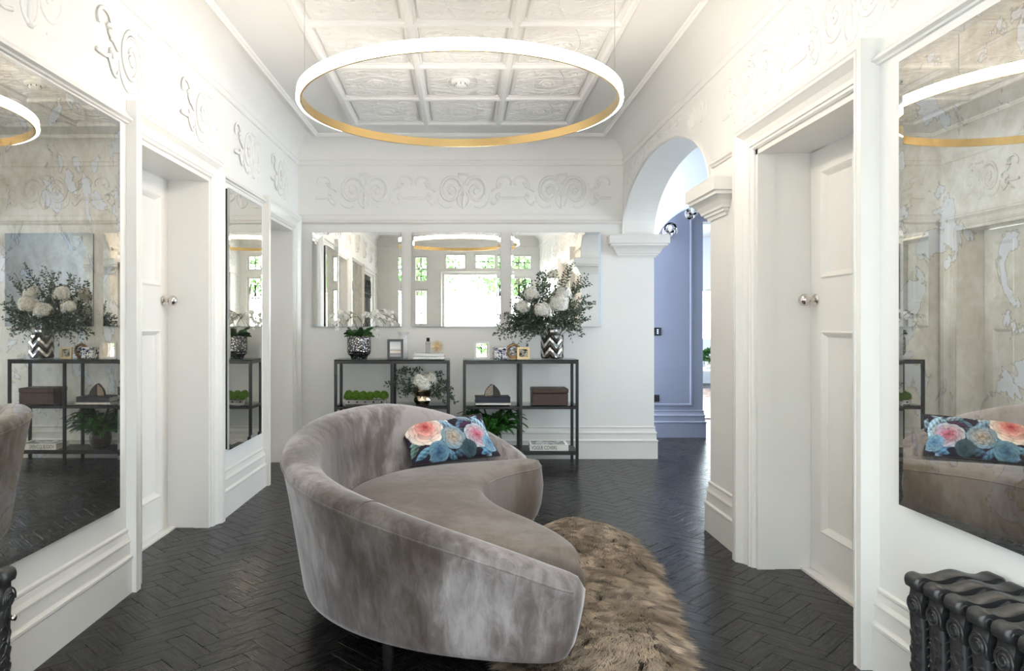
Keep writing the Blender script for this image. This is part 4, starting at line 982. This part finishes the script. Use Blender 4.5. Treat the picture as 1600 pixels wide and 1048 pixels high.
def blossom_mesh():
    V, Fc = [], []
    for k in range(5):
        q = k*2*pi/5+pi/2; l, wd = (.024, .010 if k in (0, 2, 3) else .015); d = Vector((cos(q), 0, sin(q))); e = Vector((-sin(q), 0, cos(q))); j = len(V)
        V += [(0, 0, 0), tuple(d*l*.5+e*wd+Vector((0, -.004, 0))), tuple(d*l+Vector((0, .003, 0))), tuple(d*l*.5-e*wd+Vector((0, -.004, 0)))]; Fc.append((j, j+1, j+2, j+3))
    j = len(V); V += [(0, -.002, -.002), (.005, -.010, -.008), (0, -.013, -.013), (-.005, -.010, -.008)]; Fc.append((j, j+1, j+2, j+3))
    m = MB(); m.v, m.f = V, Fc; return m.mesh('blossom', M['petal'], False, recalc=False)
bmh = blossom_mesh()
for k, (pts_) in enumerate([[(561, 520), (545, 492), (530, 488), (517, 498), (523, 512)], [(561, 520), (552, 498), (540, 494), (528, 502), (526, 516)], [(563, 520), (575, 494), (592, 485), (610, 490), (620, 508)], [(563, 520), (572, 500), (585, 490), (602, 496), (612, 506)], [(563, 520), (566, 500), (572, 489), (590, 498), (597, 508)], [(563, 520), (576, 512), (586, 516), (592, 524), (590, 530)]]):
    dd = 6.34+.06*((k % 3)-1); P = crom([tuple(px(x, y, dd+.03*i*((-1)**k)*.4)) for i, (x, y) in enumerate(pts_)], 24)
    P = [Vector(p)-Vector((OX, OY, ZT)) for p in P]; P[0].z = .176
    part('stem', MB().tube(P, .0018, 5).mesh('stem', M['stem'], True), orch)
    for i in range(9, 24, 1 if k < 5 else 3):
        if random.random() < .08: continue
        part('blossom', bmh, orch, P[i]+Vector((random.gauss(0, .008), -.012+random.gauss(0, .008), random.gauss(0, .010))), (random.gauss(0, .4), random.gauss(0, .5), random.gauss(0, .6)), (random.uniform(.6, .85),)*3)

# picture frame, marble vase, books, bottle, urchin
def picture_frame(name, label, x, y0, w_, h_, d, yaw, fw, mf, mpic, ft=.02, tilt=.10, group=None, z=ZT):
    t = root(name, label, 'picture frame', (x, d, z), group, yaw)
    rot = (-tilt, 0, 0)
    fr_ = part('frame', MB(lambda p: (p[0], p[1], p[2])).grid(-w_/2, w_/2, 0, h_, 0, ft, [(-w_/2+fw, w_/2-fw, fw, h_-fw)]).mesh('frame', mf), t, (0, 0, .001), rot)
    part('picture', MB().box(-w_/2+fw-.002, w_/2-fw+.002, ft*.35, ft*.6, fw-.002, h_-fw+.002).mesh('picture', mpic), t, (0, 0, .001), rot)
    part('stand', MB().box(-.012, .012, ft, ft+.004, .0, h_*.7).mesh('stand', M['black']), t, (0, .7*h_*(.23+tilt)+.003, .001), (.22, 0, 0))
    return t
picture_frame('picture_frame', 'black box picture frame with a sunset photo beside the marble vase', px(618, 0, 6.26).x, 0, .135, .17, 6.25, .12, .02, M['black'], M['sunset'], .045, .04)
mv = root('marble_vase', 'slim white marble vase with flared lip behind the black frame', 'vase', (px(630, 0, 6.4).x, 6.40, ZT))
part('vase_body', MB().lathe([(.036, 0), (.04, .004), (.043, .02), (.042, .10), (.036, .15), (.036, .195), (.042, .215), (.052, .226), (.052, .23), (.045, .23), (.03, .215), (.028, .15)], 0, 0, 32).mesh('vase_body', M['marble'], True, angle=50), mv)
def book(label, loc, w_, d_, h_, cov, yaw=0, group=None, spine_front=True):
    t = root('hardback_book', label, 'book', loc, group, yaw)
    part('cover', MB().box(-w_/2, w_/2, -d_/2, -d_/2+.003, 0, h_).box(-w_/2, w_/2, -d_/2, d_/2, 0, .003).box(-w_/2, w_/2, -d_/2, d_/2, h_-.003, h_).mesh('cover', cov), t)
    part('pages', MB().box(-w_/2+.004, w_/2-.004, -d_/2+.003, d_/2-.004, .003, h_-.003).mesh('pages', M['paper']), t)
    return t
b1x = px(671, 0, 6.3).x
book('white hardback book, lower of two under the spiky ornament', (b1x, 6.31, ZT), .27, .20, .026, M['marble'], 0, 'white books on the left shelf unit')
book('white hardback book, upper of two under the glass bottle', (b1x-.005, 6.31, ZT+.0265), .255, .19, .024, M['white'], .02, 'white books on the left shelf unit')
bz = ZT+.051
bt = root('glass_bottle', 'clear glass bottle with black cap standing on white books', 'bottle', (px(669, 0, 6.27).x, 6.27, bz))
part('bottle_body', MB().bbox(-.022, .022, -.018, .018, 0, .10, .003).mesh('bottle_body', M['clear']), bt)
part('cap', MB().lathe([(.012, .10), (.014, .103), (.014, .13), (.012, .132)], 0, 0, 20).mesh('cap', M['black'], True, angle=40), bt)
part('liquid', MB().bbox(-.017, .017, -.013, .013, .006, .075, .002).mesh('liquid', M['paper']), bt)
ur = root('spiky_ornament', 'round spiky gold and silver ornament standing on white books', 'ornament', (px(683, 0, 6.29).x, 6.29, bz))
part('core', MB().lathe([(.001, .034), (.014, .04), (.022, .05), (.022, .062), (.014, .072), (.001, .078)], 0, 0, 20).mesh('core', M['gold'], True), ur)
mb = MB(); n = 70
for i in range(n):
    z = 1-2*(i+.5)/n; rr = sqrt(1-z*z); q = i*2.39996; dv = Vector((rr*cos(q), rr*sin(q), z)); c = Vector((0, 0, .056)); mb.tube([c+dv*.012, c+dv*.054, c+dv*.058], [.0016, .0020, .0006], 5)
part('spikes', mb.mesh('spikes', M['gold'], False), ur)['kind'] = 'stuff'

# moss planter on middle shelf (left)
mx = px(572, 0, 6.3).x
mp_ = root('moss_planter', 'long low tray of bright green moss mounds on left shelf unit', 'planter', (mx, 6.30, ZM))
part('tray', MB().bbox(-.175, .175, -.055, .055, 0, .045, .004).mesh('tray', M['silver']), mp_)
for k in range(5): part('tray_stud', MB().lathe([(.008, 0), (.006, .004), (0, .005)], 0, 0, 10, False).mesh('tray_stud', M['black'], True), mp_, (-.14+.07*k, -.055, .024), (pi/2, 0, 0))
def moss_mesh(seed):
    r_ = random.Random(seed); mb = MB(); R_ = .036; V, Fc = [], []
    core = MB().lathe([(.001, -.01), (.030, .0), (.034, .018), (.026, .034), (.001, .042)], 0, 0, 14)
    V, Fc = list(core.v), list(core.f)
    for i in range(240):
        z = 1-1.2*(i+.5)/240; rr = sqrt(max(0, 1-z*z)); q = i*2.39996; nrm = Vector((rr*cos(q), rr*sin(q), z)); c = Vector((nrm.x*R_, nrm.y*R_, .006+nrm.z*R_))
        leaf_quad(V, Fc, c, nrm+Vector((r_.gauss(0, .5), r_.gauss(0, .5), r_.gauss(0, .5))), nrm+Vector((.3, .2, .1)), .009, .004)
    m = MB(); m.v, m.f = V, Fc; return m.mesh('moss_mound', M['moss'], False, recalc=False)
ms = [moss_mesh(k) for k in (1, 2)]
for k in range(6):
    for r_ in (0, 1): part('moss_mound', ms[(k+r_) % 2], mp_, (-.152+.061*k, -.027+.054*r_, .05+random.uniform(-.004, .012)), (0, 0, random.random()*6), (1, .9, random.uniform(.95, 1.25)))
# copper geometric vase with hydrangea
gxx = px(660, 0, 6.3).x
gv = root('faceted_copper_vase', 'faceted copper mirror vase with white hydrangea on left middle shelf', 'vase', (gxx, 6.30, ZM))
Rr = [[(r*cos(2*pi*(j+.5*(i % 2))/8), r*sin(2*pi*(j+.5*(i % 2))/8), z) for j in range(8)] for i, (r, z) in enumerate([(.055, 0), (.078, .035), (.066, .075), (.082, .115), (.066, .15)])]
mb = MB(); n = mb.pts([p for r in Rr for p in r])
for i in range(4):
    for j in range(8):
        a, b_ = n+i*8+j, n+i*8+(j+1) % 8; c, d_ = n+(i+1)*8+j, n+(i+1)*8+(j+1) % 8
        mb.f += ([(a, b_, c), (b_, d_, c)] if i % 2 == 0 else [(a, d_, c), (a, b_, d_)])
mb.f.append(tuple(range(n, n+8)))
part('vase_body', mb.mesh('vase_body', M['copper']), gv)
gm = Vector((gxx, 6.30, ZM+.14)); G2 = 'white hydrangeas in the copper vase'
for k, (x, y, dd, s_, lb) in enumerate([(656, 598, 6.24, 1.0, 'white hydrangea at the left front of the copper vase'), (670, 592, 6.30, .9, 'white hydrangea at the upper right of the copper vase'), (663, 603, 6.20, .7, 'white hydrangea lowest, at the rim of the copper vase')]):
    tp = px(x, y, dd); hydrangea(tp, gm+Vector(((tp.x-gxx)*.2, 0, -.09)), lb, G2, s_, k)
tips2 = [(608, 602, 6.24), (616, 588, 6.3), (626, 578, 6.34), (640, 578, 6.36), (630, 612, 6.2), (622, 598, 6.18), (700, 596, 6.3), (690, 584, 6.36), (712, 628, 6.18), (705, 615, 6.2), (694, 626, 6.15), (686, 606, 6.2), (642, 592, 6.3), (650, 576, 6.38), (706, 605, 6.32), (636, 602, 6.15)]
for k, (x, y, dd) in enumerate(tips2):
    b_ = px(x, y, dd); sprig(gm+Vector(((b_.x-gxx)*.25, 0, -.07)), b_, .05, .036, .0065, 11, 90+k, M['olive'], sprig_label(k, tips2, 660, 'copper vase', 600).replace('leafy sprig', 'narrow-leaved sprig'), 'leafy sprigs in the copper vase', start=.2, twigs=3)

# right unit top: frames and ceramic box
picture_frame('picture_frame', 'white and mirrored square picture frame at left end of right unit', px(753, 0, 6.3).x, 0, .135, .15, 6.29, -.08, .018, M['white'], M['mirror'], .018, .06)
cx_ = px(781, 0, 6.3).x
cbx = root('ceramic_box', 'small blue and white patterned ceramic box beside bronze frame', 'ceramic box', (cx_, 6.29, ZT), None, .15)
part('box_body', MB().bbox(-.055, .055, -.045, .045, 0, .075, .006).mesh('box_body', M['bluewhite']), cbx)
part('lid', MB().bbox(-.057, .057, -.047, .047, .077, .10, .008).mesh('lid', M['bluewhite']), cbx)
of = root('round_bronze_frame', 'round ornate bronze photo frame behind the small gold one', 'picture frame', (px(802, 0, 6.38).x, 6.37, ZT))
tor = lambda R_, r, m_=36: [[(R_*cos(q)+r*cos(s_)*cos(q), r*sin(s_), .068+(R_+r*cos(s_))*sin(q)) for s_ in np.linspace(0, 2*pi, 10, endpoint=False)] for q in np.linspace(0, 2*pi, m_)]
mb = MB(); R_ = [[((.052+.011*cos(s_))*cos(q), .010*sin(s_), .066+(.052+.011*cos(s_))*sin(q)) for s_ in np.linspace(0, 2*pi, 10, endpoint=False)] for q in np.linspace(0, 2*pi, 37)]
mb.rings(R_, True, False)
for k in range(18):
    q = k*pi/9; mb.tube([(.060*cos(q), -.004, .066+.060*sin(q)), (.068*cos(q), 0, .066+.068*sin(q))], [.006, .004], 6)
mb.tube([(0, 0, .13), (.008, 0, .142), (0, 0, .152), (-.008, 0, .142), (0, 0, .13)], .003, 5)
part('frame', mb.mesh('frame', M['bronze'], True), of)
part('picture', MB().rings([[(.048*cos(q), y, .066+.048*sin(q)) for q in np.linspace(0, 2*pi, 32, endpoint=False)] for y in (.003, -.002)]).mesh('picture', M['portrait2']), of)
part('stand', MB().box(-.014, .014, .0, .004, 0, .10).mesh('stand', M['bronze']), of, (0, .036, .0), (.22, 0, 0))
part('base', MB().bbox(-.03, .03, -.012, .014, 0, .010, .002).mesh('base', M['bronze']), of)
picture_frame('picture_frame', 'small pale gold square photo frame nearest the chevron vase', px(818, 0, 6.26).x, 0, .108, .102, 6.26, .1, .017, M['gold'], M['portrait'], .014, .10)
# right unit middle: books, geode, woven box
bx2 = px(770, 0, 6.3).x
book('pale hardback book under the dark one on the right glass shelf', (bx2, 6.32, ZM), .30, .21, .022, M['paper'], 0, 'books on the right unit glass shelf')
book('dark navy cloth book lying under the agate bookends', (bx2-.005, 6.315, ZM+.0225), .295, .20, .046, M['navy'], .03, 'books on the right unit glass shelf')
def agate(label, x, flip, yaw, sc=1.0):
    t = root('agate_bookend', label, 'ornament', (x, 6.30, ZM+.069), 'pair of agate bookends', yaw)
    n = 22; prof = [(.062*sin(q)*(1+.08*sin(5*q)), .105*(1-q/pi)**.85*(1+.04*cos(7*q))) for q in np.linspace(0, pi, n)]
    pts_ = [(0, 0.0)]+[(flip*sc*(.066*(1-(i/(n-1))**2.2)+.003*sin(i*2.1)), sc*.108*i/(n-1)) for i in range(n)]
    f_, bk = [(x_, -.022, z) for x_, z in pts_], [(x_*.8, .022, z*.93) for x_, z in pts_]
    part('rind', MB().rings([[(x_*1.0, -.020, z) for x_, z in pts_], [(x_*1.03, 0, z*1.0) for x_, z in pts_], bk]).mesh('rind', M['agatedark']), t)
    part('cut_face', MB().rings([[(x_*.93+flip*.002, y, z*.94+.002) for x_, z in pts_] for y in (-.0235, -.019)]).mesh('cut_face', M['agate' if flip < 0 else 'agatedark']), t)
agate('agate bookend with a pale banded face, left half of the pair', px(768.5, 0, 6.3).x-.001, -1, .12); agate('agate bookend with a dark face, right half of the pair', px(769.5, 0, 6.3).x+.004, 1, -.1, .97)
wx = px(858, 0, 6.3).x
wbx = root('woven_box', 'rectangular dark brown woven box with lid on right glass shelf', 'box', (wx, 6.31, ZM))
part('box_body', MB().bbox(-.150, .150, -.105, .105, 0, .10, .004).mesh('box_body', M['woven']), wbx)
part('lid', MB().bbox(-.153, .153, -.108, .108, .102, .142, .005).mesh('lid', M['woven']), wbx)
# fern in studded pot on bottom shelf
fx = px(772, 0, 6.3).x
fern = root('potted_fern', 'lush green fern in a dark studded pot on bottom shelf', 'potted plant', (fx-.02, 6.33, ZB))
part('pot', MB().lathe([(.05, 0), (.07, .006), (.085, .05), (.088, .09), (.080, .13), (.074, .135), (.07, .128), (.07, .03)], 0, 0, 28).mesh('pot', M['darkglaze'], True), fern)
mb = MB()
for i in range(7):
    for j in range(22):
        q = 2*pi*(j+.5*(i % 2))/22; z = .018+.016*i; r = np.interp(z, [0, .006, .05, .09, .13], [.05, .07, .085, .088, .08]); mb.lathe([(.0, 0)], 0, 0, 3) if False else mb.tube([(r*cos(q), r*sin(q), z), ((r+.004)*cos(q), (r+.004)*sin(q), z)], [.005, .002], 5)
part('studs', mb.mesh('studs', M['silver'], True), fern)['kind'] = 'stuff'
part('soil', MB().lathe([(0.0, .122), (.071, .12), (.071, .115)], 0, 0, 20).mesh('soil', M['soil']), fern)
def frond_mesh(l, h, seed):
    r_ = random.Random(seed); P = [Vector((l*q, 0, h*sin(q*pi*.68)*1.1)) for q in np.linspace(0, 1, 20)]; mb = MB(); mb.tube(P, list(np.linspace(.002, .0006, 20)), 4); V, Fc = mb.v, mb.f
    for i in range(2, 20):
        tg = (P[min(i+1, 19)]-P[i-1]).normalized(); ll = .050*sin(pi*(i+1)/22)**.7
        for s_ in (1, -1):
            for q in (0, .5): leaf_quad(V, Fc, P[i].lerp(P[i-1], q), tg*.5+Vector((0, s_, -.1)), (0, 0, 1), ll*r_.uniform(.85, 1.1), .0085)
    m = MB(); m.v, m.f = V, Fc; return m.mesh('frond', M['fern'], False, recalc=False)
fms = [frond_mesh(.31, .15, 1), frond_mesh(.24, .20, 2), frond_mesh(.27, .10, 3), frond_mesh(.15, .23, 4)]
for k in range(150):
    q = k*2.39996; sc_ = random.uniform(.75, 1.0)*(.68 if abs(sin(q)) > .5 else 1)
    part('frond', fms[k % 4], fern, (.012*cos(q), .012*sin(q), .125), (random.gauss(0, .12), random.uniform(-.18, .42), q), (sc_, sc_, min(1, sc_*1.05)))
# coffee-table book with spine lettering
vb = book('white photo book with black spine lettering on the bottom shelf', (px(857, 0, 6.27).x, 6.305, ZB), .325, .22, .050, M['white'], -.03)
part('cover_photo', MB().box(-.145, .14, -.09, .095, .0501, .0512).mesh('cover_photo', M['greyphoto']), vb)
fc = D.curves.new('spine_text', 'FONT'); fc.body = 'VOGUE COVERS'; fc.size = .044; fc.extrude = .0004; fc.space_character = .98
to = D.objects.new('tmp', fc); C.objects.link(to); bpy.context.view_layer.update()
tm = D.meshes.new_from_object(to.evaluated_get(bpy.context.evaluated_depsgraph_get())); D.objects.remove(to); tm.materials.clear(); tm.materials.append(M['black'])
xs_ = [v.co.x for v in tm.vertices]; k_ = .215/(max(xs_)-min(xs_))
part('spine_lettering', tm, vb, (-.150, -.1108, .011), (pi/2, 0, 0), (k_, 1.0, 1))

# ------------------------------------------------------------------ passage and far room things
def wallplate(name, label, cat, x, z, w_, h_):
    t = root(name, label, cat, (x, 7.81, z)); part('plate', MB().bbox(-w_/2, w_/2, -.012, 0, -h_/2, h_/2, .003).mesh('plate', M['black']), t); return t
kp = wallplate('control_keypad', 'black wall keypad with blue lit display on lilac passage wall', 'keypad', px(1027, 0, 7.8).x, px(0, 518, 7.8).z, .085, .085)
for k in range(3): part('display', MB().bbox(-.004, .012, -.014, -.011, -.022+.018*k, -.012+.018*k, .001).mesh('display', M['display']), kp)
so = wallplate('power_outlet', 'black double power outlet low on lilac passage wall', 'power outlet', px(1022, 0, 7.8).x, px(0, 622, 7.8).z, .115, .075)
for k in (-1, 1): part('socket_switch', MB().bbox(.028*k-.008, .028*k+.008, -.016, -.011, .004, .022, .001).mesh('socket_switch', M['shelf']), so)
def sconce(label, x, z):
    t = root('crystal_wall_light', label, 'wall light', (x, 7.81, z), 'wall lights in the lilac passage')
    part('backplate', MB(lambda p: (p[0], -p[2], p[1])).lathe([(.06, 0), (.06, .008), (.045, .018), (.015, .024)], 0, 0, 28).mesh('backplate', M['nickel'], True, angle=50), t)
    part('arm', MB().tube([(0, -.02, 0), (0, -.06, -.01), (0, -.085, .02)], .008, 8).mesh('arm', M['nickel'], True), t)
    part('glass_globe', MB().lathe([(.02, -.055), (.055, -.035), (.068, 0), (.055, .035), (.02, .055)], 0, -.095, 24, True, .03).mesh('glass_globe', M['pane'], True), t)
    part('bulb', MB().lathe([(.012, -.03), (.022, 0), (.015, .025), (.002, .032)], 0, -.095, 14, True, .025).mesh('bulb', M['white'], True), t)
    for k in range(10): q = k*pi/5; part('crystal_drop', MB().tube([(.066*cos(q), -.095+.066*sin(q), .03), (.07*cos(q), -.095+.07*sin(q), .0), (.066*cos(q), -.095+.066*sin(q), -.035)], [.003, .009, .002], 6).mesh('crystal_drop', M['clear']), t)
sconce('glass wall light on lilac passage wall, lower and nearer the impost', px(1046, 0, 7.75).x, px(0, 361, 7.75).z)
sconce('glass wall light high on lilac passage wall near its right edge', px(1081, 0, 7.75).x, px(0, 333, 7.75).z)
pr_ = root('persian_rug', 'faded orange patterned rug on far room floor', 'rug', (4.1, 11.5, 0))
part('pile', MB().bbox(2.75, 5.6, 9.32, 13.6, .0, .012, .003).mesh('pile', M['rugorange'], org=(Vector((4.1, 11.5, 0)), 0)), pr_)
lt = root('white_low_table', 'white low table in the bright far room by the window', 'table', (4.8, 13.9, 0))
part('top', MB().bbox(-.7, .7, -.35, .35, .33, .38, .008).mesh('top', M['white']), lt)
for x in (-.62, .62):
    for y in (-.28, .28): part('leg', MB().bbox(x-.04, x+.04, y-.04, y+.04, 0, .33, .004).mesh('leg', M['white']), lt)
pp = root('potted_greenery', 'bushy green pot plant on the white table in far room', 'potted plant', (4.70, 13.75, .38))
part('pot', MB().lathe([(.09, 0), (.11, .02), (.12, .12), (.11, .14)], 0, 0, 24).mesh('pot', M['white'], True), pp)
V, Fc = [], []
for i in range(420):
    u = rng.normal(size=3); u /= np.linalg.norm(u); leaf_quad(V, Fc, Vector(u*.14*rng.random()**.3)+Vector((0, 0, .22)), u, rng.normal(size=3), .07, .022)
m = MB(); m.v, m.f = V, Fc; part('leaves', m.mesh('leaves', M['fern'], False, recalc=False), pp)['kind'] = 'stuff'
